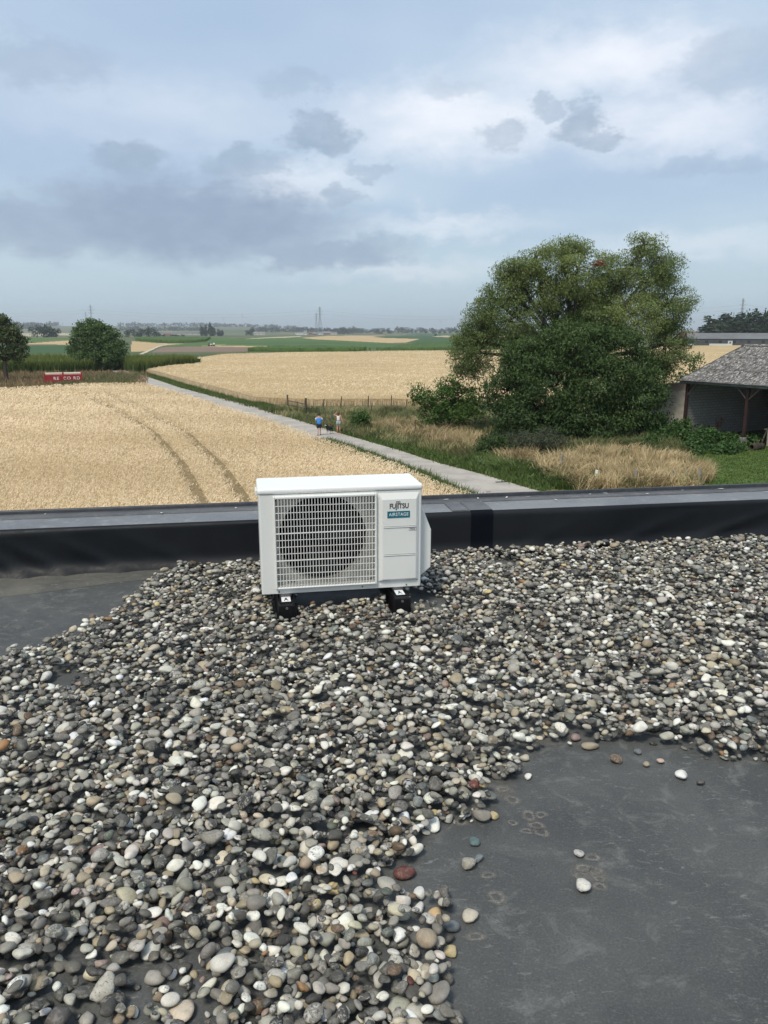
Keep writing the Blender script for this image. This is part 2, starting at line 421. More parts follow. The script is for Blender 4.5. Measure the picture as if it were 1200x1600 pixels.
plain('bark', (0.055, 0.045, 0.036), 0.9, 0, 0.35, 4, 0.2, 0.7, 12)
plain('bark_grey', (0.09, 0.08, 0.065), 0.9, 0, 0.35, 4, 0.2, 0.7, 12)
plain('nest_twigs', (0.16, 0.06, 0.03), 0.9, 0, 0.3, 8)
plain('trailer_red', (0.34, 0.018, 0.022), 0.45, 0, 0.2, 1.5, 0.5, dirt=((0.12, 0.02, 0.02), 2.5, 0.55, 0.8))
plain('trailer_cream', (0.62, 0.50, 0.40), 0.6, 0, 0.1, 2)
plain('tyre_rubber', (0.015, 0.015, 0.015), 0.8)
plain('lettering_white', (0.72, 0.66, 0.64), 0.6, 0, 0.25, 3)
plain('skin', (0.50, 0.27, 0.19), 0.55, 0, 0.06, 8)
plain('skin_sunburnt', (0.50, 0.25, 0.17), 0.55, 0, 0.06, 8)
plain('hair_black', (0.012, 0.01, 0.01), 0.6)
plain('hair_brown', (0.09, 0.04, 0.022), 0.6)
plain('shirt_blue', (0.05, 0.24, 0.62), 0.8, 0, 0.1, 6)
plain('shirt_sleeve_pale', (0.52, 0.66, 0.78), 0.8, 0, 0.08, 6)
plain('shorts_navy', (0.010, 0.014, 0.03), 0.8)
plain('top_white', (0.72, 0.68, 0.66), 0.8, 0, 0.06, 6)
plain('shorts_denim', (0.30, 0.40, 0.42), 0.8, 0, 0.12, 10)
plain('shoe_dark', (0.015, 0.015, 0.018), 0.6)
plain('shoe_coral', (0.55, 0.12, 0.09), 0.6)
plain('fur_black', (0.014, 0.013, 0.013), 0.8)
plain('fur_white', (0.66, 0.62, 0.56), 0.8)
plain('sheet_steel_dark', (0.03, 0.028, 0.026), 0.8)
plain('rust_paint', (0.032, 0.012, 0.010), 0.7, 0, 0.3, 3)
plain('brace_timber', (0.12, 0.09, 0.08), 0.8, 0, 0.3, 3)
plain('gutter_grey', (0.22, 0.25, 0.25), 0.6, 0.2, 0.2, 2)
plain('old_timber', (0.33, 0.28, 0.2), 0.8, 0, 0.3, 4)
plain('scrap_rust', (0.055, 0.03, 0.022), 0.8, 0.2, 0.4, 5)
plain('coping_stone', (0.42, 0.39, 0.34), 0.85, 0, 0.25, 1.5)
plain('pylon_steel', (0.22, 0.23, 0.24), 0.6, 0.3)
plain('turbine_white', (0.62, 0.62, 0.62), 0.5)
plain('house_white', (0.66, 0.65, 0.62), 0.8, 0, 0.06, 0.2)
plain('house_cream', (0.5, 0.46, 0.38), 0.8, 0, 0.06, 0.2)
plain('house_brick', (0.22, 0.11, 0.075), 0.85, 0, 0.2, 0.4)
plain('roof_red', (0.16, 0.065, 0.045), 0.85, 0, 0.2, 0.3)
plain('roof_slate', (0.19, 0.20, 0.21), 0.8, 0, 0.12, 0.15)
plain('roof_fibre', (0.13, 0.135, 0.14), 0.85, 0, 0.14, 0.12)
plain('pane_dark', (0.02, 0.025, 0.03), 0.15)
plain('shed_board', (0.06, 0.062, 0.065), 0.8, 0, 0.2, 0.4)
plain('car_white', (0.7, 0.7, 0.7), 0.35)
plain('machine_white', (0.68, 0.68, 0.66), 0.45)
plain('wall_brick_building', (0.2, 0.12, 0.09), 0.9, 0, 0.2, 2)


def brick_mat(name, c1, c2, mortar, scale, bw, bh, dirt):
    m, T, b = newmat(name)
    tc = T.node('ShaderNodeTexCoord')
    br = T.node('ShaderNodeTexBrick')
    T.l.new(tc.outputs['UV'], br.inputs['Vector'])
    br.inputs['Color1'].default_value = c1 + (1,)
    br.inputs['Color2'].default_value = c2 + (1,)
    br.inputs['Mortar'].default_value = mortar + (1,)
    br.inputs['Scale'].default_value = scale
    br.inputs['Mortar Size'].default_value = 0.025
    br.inputs['Brick Width'].default_value = bw
    br.inputs['Row Height'].default_value = bh
    f, _ = T.noise(tc.outputs['Object'], 0.9, 6, 0.65)
    c = T.mix(T.mapr(f, 0.42, 0.7, 0, 0.7), br.outputs['Color'], dirt)
    T.l.new(c, b.inputs['Base Color'])
    b.inputs['Roughness'].default_value = 0.9
    bp = T.node('ShaderNodeBump')
    bp.inputs['Strength'].default_value = 0.5
    bp.inputs['Distance'].default_value = 0.02
    T.l.new(br.outputs['Fac'], bp.inputs['Height'])
    bp.invert = True
    T.l.new(bp.outputs[0], b.inputs['Normal'])


brick_mat('block_wall', (0.24, 0.232, 0.22), (0.29, 0.282, 0.265), (0.16, 0.155, 0.148), 1.0, 0.45, 0.21, (0.20, 0.19, 0.18))
brick_mat('plaster_brick_wall', (0.26, 0.13, 0.11), (0.30, 0.17, 0.14), (0.26, 0.23, 0.2), 1.0, 0.24, 0.09, (0.36, 0.33, 0.28))


def fibre_cement():
    m, T, b = newmat('fibre_cement')
    tc = T.node('ShaderNodeTexCoord')
    oi = T.node('ShaderNodeObjectInfo')
    off = T.node('ShaderNodeVectorMath', operation='ADD')
    T.l.new(tc.outputs['Object'], off.inputs[0])
    sc = T.math('MULTIPLY', oi.outputs['Random'], 40.0)
    cx = T.node('ShaderNodeCombineXYZ')
    T.put(cx.inputs[0], sc)
    T.put(cx.inputs[1], sc)
    T.l.new(cx.outputs[0], off.inputs[1])
    mp = T.node('ShaderNodeMapping')
    mp.inputs['Scale'].default_value = (1.0, .38, 1.0)
    T.l.new(off.outputs[0], mp.inputs[0])
    f, _ = T.noise(mp.outputs[0], 4.5, 6, 0.75)
    f2, _ = T.noise(mp.outputs[0], 9, 4, 0.7)
    sepo = T.node('ShaderNodeSeparateXYZ')
    T.l.new(tc.outputs['Object'], sepo.inputs[0])
    lap = T.mapr(sepo.outputs[1], 0.0, 0.5, 1.0, 0.0)
    c = T.mix(T.mapr(f, 0.36, 0.62), (0.05, 0.048, 0.047), (0.22, 0.21, 0.20))
    c = T.mix(T.mapr(f2, 0.54, 0.62), c, (0.42, 0.41, 0.39))
    c = T.mix(T.mapr(f2, 0.44, 0.3, 0, 0.7), c, (0.025, 0.025, 0.022))
    c = T.mix(T.math('MULTIPLY', T.mapr(sepo.outputs[0], .10, .0, 0, .75), 1.0), c, (0.04, 0.04, 0.036))
    c = T.mix(T.math('MULTIPLY', lap, T.mapr(f, .4, .6, 0, .5)), c, (0.05, 0.05, 0.045))
    T.l.new(c, b.inputs['Base Color'])
    b.inputs['Roughness'].default_value = 0.95
    b.inputs['Specular IOR Level'].default_value = 0.1


fibre_cement()

leafmat('leaf_willow', (0.065, 0.115, 0.036), (0.25, 0.30, 0.10), 0.4)
leafmat('leaf_walnut', (0.026, 0.058, 0.016), (0.085, 0.135, 0.036))
leafmat('leaf_bush', (0.034, 0.082, 0.016), (0.10, 0.18, 0.036))
leafmat('leaf_dark', (0.044, 0.092, 0.026), (0.12, 0.19, 0.052))
leafmat('leaf_apple', (0.048, 0.078, 0.028), (0.13, 0.16, 0.058))
leafmat('leaf_olive', (0.055, 0.075, 0.018), (0.12, 0.13, 0.035))
leafmat('leaf_ivy', (0.026, 0.062, 0.016), (0.075, 0.15, 0.036))
leafmat('leaf_greygreen', (0.050, 0.062, 0.038), (0.10, 0.11, 0.065))
leafmat('leaf_far', (0.024, 0.046, 0.022), (0.050, 0.078, 0.036))
leafmat('leaf_corn', (0.035, 0.080, 0.016), (0.17, 0.20, 0.045))
leafmat('grass_green', (0.045, 0.09, 0.020), (0.15, 0.20, 0.055))
leafmat('grass_meadow', (0.065, 0.105, 0.030), (0.34, 0.29, 0.14))
leafmat('grass_dry', (0.22, 0.16, 0.075), (0.58, 0.46, 0.26), 0.25)
leafmat('grass_brown', (0.13, 0.09, 0.05), (0.30, 0.21, 0.11), 0.25)
leafmat('wheat_ear', (0.46, 0.345, 0.195), (0.83, 0.69, 0.485), 0.2)
leafmat('red_leaf', (0.18, 0.05, 0.03), (0.25, 0.09, 0.05))

ground_mix('ground_meadow', [(0.065, 0.085, 0.028), (0.12, 0.12, 0.05), (0.20, 0.165, 0.085)], 0.12, fine=1.2)
ground_mix('ground_lawn', [(0.050, 0.095, 0.018), (0.075, 0.125, 0.026), (0.095, 0.13, 0.04)], 0.5, fine=5)
ground_mix('wheat_canopy', [(0.44, 0.325, 0.17), (0.52, 0.39, 0.215), (0.36, 0.26, 0.13)], 0.05, fine=3.2, bump=0.6)
ground_mix('track_soil', [(0.22, 0.16, 0.085), (0.28, 0.205, 0.11), (0.16, 0.125, 0.06)], 0.8, fine=4, bump=0.3)
ground_mix('crop_tan', [(0.42, 0.31, 0.165), (0.48, 0.36, 0.20), (0.40, 0.29, 0.15)], 0.012, fine=0.15)
ground_mix('crop_pale', [(0.36, 0.33, 0.22), (0.42, 0.37, 0.24)], 0.01)
ground_mix('crop_green', [(0.070, 0.125, 0.034), (0.090, 0.150, 0.042), (0.062, 0.112, 0.032)], 0.012, fine=0.1)
ground_mix('crop_mid', [(0.058, 0.105, 0.036), (0.075, 0.125, 0.042)], 0.015)
ground_mix('crop_dgreen', [(0.040, 0.085, 0.034), (0.052, 0.100, 0.038), (0.046, 0.09, 0.036)], 0.012, fine=0.12)
ground_mix('crop_corn', [(0.060, 0.105, 0.026), (0.075, 0.125, 0.032), (0.035, 0.066, 0.016)], 0.02, fine=0.4)
ground_mix('crop_brown', [(0.19, 0.135, 0.10), (0.215, 0.155, 0.112)], 0.02)
ground_mix('crop_track', [(0.46, 0.41, 0.31), (0.52, 0.46, 0.36)], 0.05)
ground_mix('far_land', [(0.055, 0.085, 0.036), (0.10, 0.115, 0.05), (0.19, 0.165, 0.085)], 0.0022, fine=0.0045, bump=0)

# ------------------------------------------------------------------ mesh helpers


def setp(o, label=None, cat=None, group=None, kind=None):
    if label:
        o['label'] = label
    if cat:
        o['category'] = cat
    if group:
        o['group'] = group
    if kind:
        o['kind'] = kind
    return o


def link(name, me, mat, parent=None):
    o = bpy.data.objects.new(name, me)
    COL.objects.link(o)
    if parent is not None:
        o.parent = parent
    if mat is not None and len(me.materials) == 0:
        me.materials.append(MATS[mat])
    return o


def np_mesh(name, verts, faces, mat, parent=None, tint=None, smooth=False, uv=None):
    """fast mesh from numpy arrays; faces (n,3) or (n,4); tint per vertex (n,) or (n,4)"""
    verts = np.asarray(verts, np.float32)
    faces = np.asarray(faces, np.int32)
    me = bpy.data.meshes.new(name)
    k = faces.shape[1]
    me.vertices.add(len(verts))
    me.vertices.foreach_set('co', verts.ravel())
    me.loops.add(faces.size)
    me.loops.foreach_set('vertex_index', faces.ravel())
    me.polygons.add(len(faces))
    me.polygons.foreach_set('loop_start', np.arange(0, faces.size, k, dtype=np.int32))
    if smooth:
        me.polygons.foreach_set('use_smooth', np.ones(len(faces), bool))
    if tint is not None:
        tint = np.asarray(tint, np.float32)
        if tint.ndim == 1:
            a = me.attributes.new('tint', 'FLOAT', 'POINT')
            a.data.foreach_set('value', tint)
        else:
            a = me.attributes.new('tint', 'FLOAT_COLOR', 'POINT')
            a.data.foreach_set('color', tint.ravel())
    me.update(calc_edges=True)
    return link(name, me, mat, parent)


class MB:
    """collects simple shapes into one mesh"""
    def __init__(self):
        self.v, self.f = [], []

    def quad(self, a, b, c, d):
        i = len(self.v)
        self.v += [a, b, c, d]
        self.f.append((i, i + 1, i + 2, i + 3))
        return self

    def box(self, c, s, rot=None):
        i = len(self.v)
        hx, hy, hz = s[0] / 2, s[1] / 2, s[2] / 2
        for dz in (-hz, hz):
            for dx, dy in ((-hx, -hy), (hx, -hy), (hx, hy), (-hx, hy)):
                p = Vector((dx, dy, dz))
                if rot is not None:
                    p = rot @ p
                self.v.append((c[0] + p.x, c[1] + p.y, c[2] + p.z))
        self.f += [(i + 3, i + 2, i + 1, i), (i + 4, i + 5, i + 6, i + 7), (i, i + 1, i + 5, i + 4), (i + 1, i + 2, i + 6, i + 5), (i + 2, i + 3, i + 7, i + 6), (i + 3, i, i + 4, i + 7)]
        return self

    def span(self, lo, hi):
        return self.box([(a + b) / 2 for a, b in zip(lo, hi)], [b - a for a, b in zip(lo, hi)])

    def tube(self, pts, rads, n=8, cap=True):
        """tapered tube through points"""
        pts = [Vector(p) for p in pts]
        if not hasattr(rads, '__len__'):
            rads = [rads] * len(pts)
        base = len(self.v)
        up = Vector((0, 0, 1))
        for k, p in enumerate(pts):
            d = (pts[min(k + 1, len(pts) - 1)] - pts[max(k - 1, 0)]).normalized()
            u = d.cross(up)
            if u.length < 0.05:
                u = d.cross(Vector((0, 1, 0)))
            u.normalize()
            w = d.cross(u)
            for j in range(n):
                a = 2 * math.pi * j / n
                q = p + (u * math.cos(a) + w * math.sin(a)) * rads[k]
                self.v.append(tuple(q))
        for k in range(len(pts) - 1):
            for j in range(n):
                a = base + k * n + j
                b = base + k * n + (j + 1) % n
                self.f.append((a, b, b + n, a + n))
        if cap:
            self.f.append(tuple(base + j for j in range(n))[::-1])
            e = base + (len(pts) - 1) * n
            self.f.append(tuple(e + j for j in range(n)))
        return self

    def prism(self, poly, y0, y1):
        """polygon in x,z pushed along y"""
        n = len(poly)
        i = len(self.v)
        self.v += [(x, y0, z) for x, z in poly] + [(x, y1, z) for x, z in poly]
        self.f.append(tuple(range(i, i + n)))
        self.f.append(tuple(range(i + n, i + 2 * n))[::-1])
        for k in range(n):
            a, b = i + k, i + (k + 1) % n
            self.f.append((a, a + n, b + n, b))
        return self

    def lathe(self, prof, axis_o, n=24):
        """profile of (r, y) about a line along y"""
        i = len(self.v)
        for r, y in prof:
            for j in range(n):
                a = 2 * math.pi * j / n
                self.v.append((axis_o[0] + r * math.cos(a), axis_o[1] + y, axis_o[2] + r * math.sin(a)))
        for k in range(len(prof) - 1):
            for j in range(n):
                a, b = i + k * n + j, i + k * n + (j + 1) % n
                self.f.append((a, b, b + n, a + n))
        return self

    def build(self, name, mat, parent=None, bevel=0.0, smooth=False, seg=2):
        me = bpy.data.meshes.new(name)
        me.from_pydata([tuple(p) for p in self.v], [], self.f)
        bm = bmesh.new()
        bm.from_mesh(me)
        bmesh.ops.recalc_face_normals(bm, faces=bm.faces)
        bm.to_mesh(me)
        bm.free()
        if smooth:
            me.polygons.foreach_set('use_smooth', np.ones(len(me.polygons), bool))
        o = link(name, me, mat, parent)
        if bevel > 0:
            m = o.modifiers.new('bevel', 'BEVEL')
            m.width, m.segments, m.limit_method = bevel, seg, 'ANGLE'
            m.angle_limit = R(35)
        return o


def empty(name, loc, rz=0.0, parent=None):
    o = bpy.data.objects.new(name, None)
    COL.objects.link(o)
    o.empty_display_size = 0.2
    o.location = loc
    o.rotation_euler = (0, 0, rz)
    if parent:
        o.parent = parent
    return o


def thing(name, loc, label, cat, rz=0.0, group=None):
    return setp(empty(name, loc, rz), label, cat, group)


def text_mesh(name, body, size, mat, parent, loc, rot, depth=0.0008, xs=1.0, bold=0.0, spacing=1.0):
    cu = bpy.data.curves.new(name, 'FONT')
    cu.body = body
    cu.size = size
    cu.align_x, cu.align_y = 'CENTER', 'CENTER'
    cu.extrude = depth
    cu.offset = bold
    cu.space_character = spacing
    tmp = bpy.data.objects.new('tmp_text', cu)
    COL.objects.link(tmp)
    dg = bpy.context.evaluated_depsgraph_get()
    dg.update()
    me = bpy.data.meshes.new_from_object(tmp.evaluated_get(dg))
    bpy.data.objects.remove(tmp)
    bpy.data.curves.remove(cu)
    me.materials.clear()
    me.name = name
    o = link(name, me, mat, parent)
    o.location, o.rotation_euler = loc, rot
    o.scale = (xs, 1, 1)
    return o


def in_poly(px, py, poly):
    px, py = np.asarray(px), np.asarray(py)
    r = np.zeros(px.shape, bool)
    n = len(poly)
    for i in range(n):
        x1, y1 = poly[i]
        x2, y2 = poly[(i + 1) % n]
        if y1 == y2:
            continue
        c = ((y1 > py) != (y2 > py)) & (px < (x2 - x1) * (py - y1) / (y2 - y1) + x1)
        r ^= c
    return r


def dist_line(px, py, line):
    px, py = np.asarray(px, float), np.asarray(py, float)
    best = np.full(px.shape, 1e9)
    for (x1, y1), (x2, y2) in zip(line[:-1], line[1:]):
        dx, dy = x2 - x1, y2 - y1
        t = np.clip(((px - x1) * dx + (py - y1) * dy) / (dx * dx + dy * dy), 0, 1)
        best = np.minimum(best, np.hypot(px - x1 - t * dx, py - y1 - t * dy))
    return best


def sample_poly(poly, n):
    xs = [p[0] for p in poly]
    ys = [p[1] for p in poly]
    out = np.zeros((0, 2))
    while len(out) < n:
        q = np.stack([rng.uniform(min(xs), max(xs), n * 2), rng.uniform(min(ys), max(ys), n * 2)], 1)
        out = np.concatenate([out, q[in_poly(q[:, 0], q[:, 1], poly)]])
    return out[:n]


def smoothstep(a, b, x):
    t = np.clip((x - a) / (b - a), 0, 1)
    return t * t * (3 - 2 * t)


def terrain_z(x, y):
    r = np.hypot(x, y)
    az = np.degrees(np.arctan2(x, y))
    t = smoothstep(300, 600, r)
    und = t * (1.2 * np.sin(x / 150 + .8) * np.cos(y / 210 + .3) + 1.0 * np.sin((x + y) / 330))
    return und + smoothstep(2200, 5200, r) * (10 + 30 * smoothstep(-3, -11, az))


def sheet(name, poly, z, mat, kind='structure', skirt=False):
    bm = bmesh.new()
    vs = [bm.verts.new((x, y, z)) for x, y in poly]
    f = bm.faces.new(vs)
    f.normal_update()
    if f.normal.z < 0:
        f.normal_flip()
    bmesh.ops.triangulate(bm, faces=[f])
    if skirt:
        lo = [bm.verts.new((x, y, -.02)) for x, y in poly]
        for k in range(len(poly)):
            j = (k + 1) % len(poly)
            bm.faces.new((vs[k], vs[j], lo[j], lo[k]))
    me = bpy.data.meshes.new(name)
    bm.to_mesh(me)
    bm.free()
    return setp(link(name, me, mat), kind=kind)


# ------------------------------------------------------------------ land: ground, fields, path
def build_land():
    th = np.arange(1.62, 0.099, -0.02)
    far_r = CAM_Z / np.tan(np.radians(th))
    rr = np.concatenate([[0.5, 12, 25, 50, 90, 140, 200, 250], far_r, [4700, 5000, 5300, 6200, 7600, 9500, 13000]])
    aa = np.radians(np.concatenate([np.arange(-38, 38.001, 0.08), np.arange(42, 320, 6.0)]))
    na, nr = len(aa), len(rr)
    A, RR = np.meshgrid(aa, rr)
    X, Y = RR * np.sin(A), RR * np.cos(A)
    Z = terrain_z(X, Y)
    V = np.stack([X, Y, Z], -1).reshape(-1, 3)
    ii, jj = np.meshgrid(np.arange(nr - 1), np.arange(na), indexing='ij')
    j2 = (jj + 1) % na
    Fq = np.stack([ii * na + jj, ii * na + j2, (ii + 1) * na + j2, (ii + 1) * na + jj], -1).reshape(-1, 4)[:, ::-1]
    C = V[Fq].mean(1)
    owner = np.full(len(Fq), -1)
    for k, (nm, kd, h, poly) in enumerate(FIELDS):
        owner[in_poly(C[:, 0], C[:, 1], poly)] = k
    crop = {'tan': 'crop_tan', 'pale': 'crop_pale', 'green': 'crop_green', 'mid': 'crop_mid', 'dgreen': 'crop_dgreen', 'corn': 'crop_corn', 'brown': 'crop_brown', 'track': 'crop_track'}

    def part(sel, name, mat, h):
        f = Fq[sel]
        used, inv = np.unique(f, return_inverse=True)
        f = inv.reshape(-1, 4)
        v = V[used].copy()
        if h:
            v2 = v.copy()
            v2[:, 2] += h + rng.uniform(-0.25, 0.25, len(v))
            e = np.concatenate([f[:, [0, 1]], f[:, [1, 2]], f[:, [2, 3]], f[:, [3, 0]]])
            key = np.sort(e, 1)
            _, idx, cnt = np.unique(key, axis=0, return_index=True, return_counts=True)
            b = e[idx[cnt == 1]]
            n = len(v)
            skirt = np.stack([b[:, 0] + n, b[:, 1] + n, b[:, 1], b[:, 0]], 1)[:, ::-1]
            v = np.concatenate([v, v2])
            f = np.concatenate([f + n, skirt])
        o = np_mesh(name, v, f, mat, smooth=(h == 0))
        return setp(o, kind='structure')

    rad = np.hypot(C[:, 0], C[:, 1])
    me = part((owner < 0) & (rad < 262), 'ground', 'ground_meadow', 0)
    part((owner < 0) & (rad >= 262), 'terrain', 'far_land', 0)
    for k, (nm, kd, h, poly) in enumerate(FIELDS):
        s = owner == k
        if s.any():
            part(s, nm, crop[kd], h)


build_land()

# near wheat field, left of the path: a straw-coloured floor and standing ears
WHEAT1 = list(WHEAT_EDGE) + list(WHEAT_BACK[1:]) + [(-110, 60), (-60, 16), (9, 16)]
sheet('wheat_field', WHEAT1, 0.5, 'wheat_canopy', skirt=True)
WHEAT2 = list(WHEAT2_NEAR) + [(70, 76)] + list(WHEAT2_FAR)
for line in (TRACK_A, TRACK_B):
    # bare soil pressed into the crop floor by the sprayer's wheels
    a_ = [Vector(p) for p in line]
    lf_, rt_ = [], []
    for k in range(len(a_)):
        d_ = (a_[min(k + 1, len(a_) - 1)] - a_[max(k - 1, 0)]).normalized()
        n_ = Vector((-d_.y, d_.x)) * .32
        lf_.append(tuple(a_[k] + n_))
        rt_.append(tuple(a_[k] - n_))
    sheet('wheel_track', lf_ + rt_[::-1], .506, 'track_soil')
sheet('wheat_field', WHEAT2, 0.68, 'wheat_canopy', skirt=True)

# the concrete path, a little raised; its near side runs under the edge of the crop
pr = [Vector((x, y)) for x, y in PATH_RIGHT]
pl = []
for k, p in enumerate(pr):
    d = (pr[min(k + 1, len(pr) - 1)] - pr[max(k - 1, 0)]).normalized()
    nrm = Vector((-d.y, d.x))
    if nrm.x > 0:
        nrm = -nrm
    pl.append(p + nrm * (3.7 if k < len(pr) - 2 else 2.8))
p0 = pr[0] + (pr[0] - pr[1]).normalized() * 40
p0l = pl[0] + (pr[0] - pr[1]).normalized() * 40
endr = pr[-1] + Vector((-16, 5))
endl = pl[-1] + Vector((-14, 3))
PATH_POLY = [tuple(p0)] + [tuple(p) for p in pr] + [tuple(endr), tuple(endl)] + [tuple(p) for p in reversed(pl)] + [tuple(p0l)]


def path_strip():
    bm = bmesh.new()
    R_ = [p0] + pr + [endr]
    L_ = [p0l] + pl + [endl]
    top = [[bm.verts.new((a.x, a.y, 0.05)) for a in (r_, l_)] for r_, l_ in zip(R_, L_)]
    bot = [[bm.verts.new((a.x, a.y, -0.05)) for a in (r_, l_)] for r_, l_ in zip(R_, L_)]
    for k in range(len(R_) - 1):
        bm.faces.new((top[k][0], top[k + 1][0], top[k + 1][1], top[k][1]))
        for s in (0, 1):
            bm.faces.new((top[k][s], top[k + 1][s], bot[k + 1][s], bot[k][s]))
    bmesh.ops.recalc_face_normals(bm, faces=bm.faces)
    me = bpy.data.meshes.new('path')
    bm.to_mesh(me)
    bm.free()
    return setp(link('path', me, 'path_concrete'), kind='structure')


PATH_OBJ = path_strip()
sheet('lawn', [(14.5, 33), (18.0, 44), (18.5, 50), (22, 57), (34, 64), (60, 50), (60, 30)], 0.02, 'ground_lawn')


def blades(name, pts, hmin, hmax, width, mat, lean=0.35, per=4, spread=0.12, label=None, cat=None, parent=None, z0=0.0, tbias=0.0, droop=0.0, clump=0.0):
    """tufts of grass: each blade a bent strip of three triangles"""
    n = len(pts) * per
    base = np.repeat(pts, per, 0) + rng.normal(0, spread, (n, 2))
    h = rng.uniform(hmin, hmax, n) * np.repeat(rng.uniform(0.7, 1.1, len(pts)), per)
    a = rng.uniform(0, 2 * np.pi, n)
    ln = np.abs(rng.normal(0, lean, n)) * h
    patch = 0
    if clump:
        nc = max(3, int(len(pts) * clump))
        cc = pts[rng.integers(0, len(pts), nc)]
        near = np.array([int(np.argmin((cc[:, 0] - p[0]) ** 2 + (cc[:, 1] - p[1]) ** 2)) for p in pts])
        ca, cl_, ch, ct = rng.uniform(0, 2 * np.pi, nc), rng.uniform(.2, 1.3, nc), rng.uniform(.5, 1.15, nc), rng.uniform(-.3, .3, nc)
        nr = np.repeat(near, per)
        a = ca[nr] + rng.normal(0, .6, n)
        h = h * ch[nr]
        ln = ln * .5 + h * cl_[nr] * rng.uniform(.3, .8, n)
        patch = ct[nr]
    dx, dy = np.cos(a), np.sin(a)
    w = width * rng.uniform(0.7, 1.3, n)
    b = rng.uniform(0, 2 * np.pi, n)
    wx, wy = np.cos(b) * w, np.sin(b) * w
    z = np.full(n, z0)
    V = np.zeros((n, 5, 3))
    V[:, 0] = np.stack([base[:, 0] - wx, base[:, 1] - wy, z], 1)
    V[:, 1] = np.stack([base[:, 0] + wx, base[:, 1] + wy, z], 1)
    m = 0.55
    V[:, 2] = np.stack([base[:, 0] + dx * ln * .35 - wx * .8, base[:, 1] + dy * ln * .35 - wy * .8, z + h * m], 1)
    V[:, 3] = np.stack([base[:, 0] + dx * ln * .35 + wx * .8, base[:, 1] + dy * ln * .35 + wy * .8, z + h * m], 1)
    V[:, 4] = np.stack([base[:, 0] + dx * ln, base[:, 1] + dy * ln, z + h * (1 - droop * np.clip(ln / np.maximum(h, .01), 0, 1))], 1)
    i = np.arange(n)[:, None] * 5
    F = np.concatenate([i + [0, 1, 3], i + [0, 3, 2], i + [2, 3, 4]])
    t = np.clip(np.repeat(rng.uniform(0, 1, len(pts)), per) * .6 + rng.uniform(0, .4, n) + tbias + patch, 0, 1)
    return np_mesh(name, V.reshape(-1, 3), F, mat, parent, tint=np.repeat(t, 5))


def along_simple(line, n, lo, hi):
    L = np.array(line, float)
    seg = np.hypot(*(L[1:] - L[:-1]).T)
    k = rng.choice(len(seg), n, p=seg / seg.sum())
    p = L[k] + (L[k + 1] - L[k]) * rng.uniform(0, 1, n)[:, None]
    d = (L[k + 1] - L[k]) / seg[k][:, None]
    return p + np.stack([d[:, 1], -d[:, 0]], 1) * rng.uniform(lo, hi, n)[:, None]


def stuff(o, label, cat):
    return setp(o, label, cat, kind='stuff')


def wheat_ears(name, poly, r0, r1, count, tracks, label):
    """standing ears over a field; tufts are thicker the farther they stand"""
    k = count * 6
    u = rng.uniform(0, 1, k)
    r = r0 * (r1 / r0) ** u
    a = rng.uniform(R(-48), R(40), k)
    p = np.stack([r * np.sin(a), r * np.cos(a)], 1)
    ok = in_poly(p[:, 0], p[:, 1], poly)
    for t in tracks:
        ok &= dist_line(p[:, 0], p[:, 1], t) > 0.25 + 0.09 * np.sin(p[:, 1] * 1.7) + 0.08 * np.sin(p[:, 1] * 5.1)
    p = p[ok][:count]
    n = len(p)
    r = np.hypot(p[:, 0], p[:, 1])
    s = np.clip(r / 52.0, 0.65, 2.3)
    per = 3
    P = np.repeat(p, per, 0) + rng.normal(0, 1, (n * per, 2)) * np.repeat(0.09 * s, per)[:, None]
    S = np.repeat(s, per)
    N = n * per
    h = rng.uniform(0.70, 0.92, N) + 0.05 * np.sin(P[:, 0] * .35 + P[:, 1] * .21)
    aa = rng.normal(0.6, 0.9, N)
    ln = rng.uniform(0.02, 0.10, N) * S
    dx, dy = np.cos(aa) * ln, np.sin(aa) * ln
    b = rng.uniform(0, np.pi, N)
    w = 0.024 * S * rng.uniform(.7, 1.3, N)
    wx, wy = np.cos(b) * w, np.sin(b) * w
    tl = rng.uniform(.25, 1.3, N)
    le = rng.uniform(.045, .085, N) * S ** .7 * 1.1
    ex, ey, ez = np.cos(aa) * np.sin(tl) * le, np.sin(aa) * np.sin(tl) * le, np.cos(tl) * le
    V = np.zeros((N, 3, 3))
    V[:, 0] = np.stack([P[:, 0] - ex - wx, P[:, 1] - ey - wy, h - ez - .02], 1)
    V[:, 1] = np.stack([P[:, 0] - ex * .3 + wx * 1.3, P[:, 1] - ey * .3 + wy * 1.3, h - .01], 1)
    V[:, 2] = np.stack([P[:, 0] + ex, P[:, 1] + ey, h + ez * .7], 1)
    i = np.arange(N)[:, None] * 3
    F = i + [0, 1, 2]
    big = 0.58 + 0.16 * np.sin(P[:, 0] * .11 + 1.3 * np.sin(P[:, 1] * .07)) + 0.12 * np.sin(P[:, 1] * .5 + P[:, 0] * .13)  # broad tone waves; the streaks paint shadow bands into the ear colour
    t = np.clip(big + rng.normal(0, 0.2, N), 0, 1)
    o = np_mesh(name, V.reshape(-1, 3), F, 'wheat_ear', tint=np.repeat(t, 3))
    return stuff(o, label, 'wheat')


wheat_ears('wheat_ears', WHEAT1, 27, 125, 110000, [TRACK_A, TRACK_B], 'ripe golden wheat standing in the field left of the path')
wheat_ears('wheat_ears', WHEAT2, 72, 300, 30000, [], 'ripe pale wheat standing beyond the path and meadow')

stuff(blades('wheat_edge', along_simple(WHEAT2_NEAR, 4500, -.15, .35), .5, .85, .03, 'wheat_ear', .2, 3, .1, tbias=.1), 'standing stalks along the near edge of the far wheat', 'wheat')


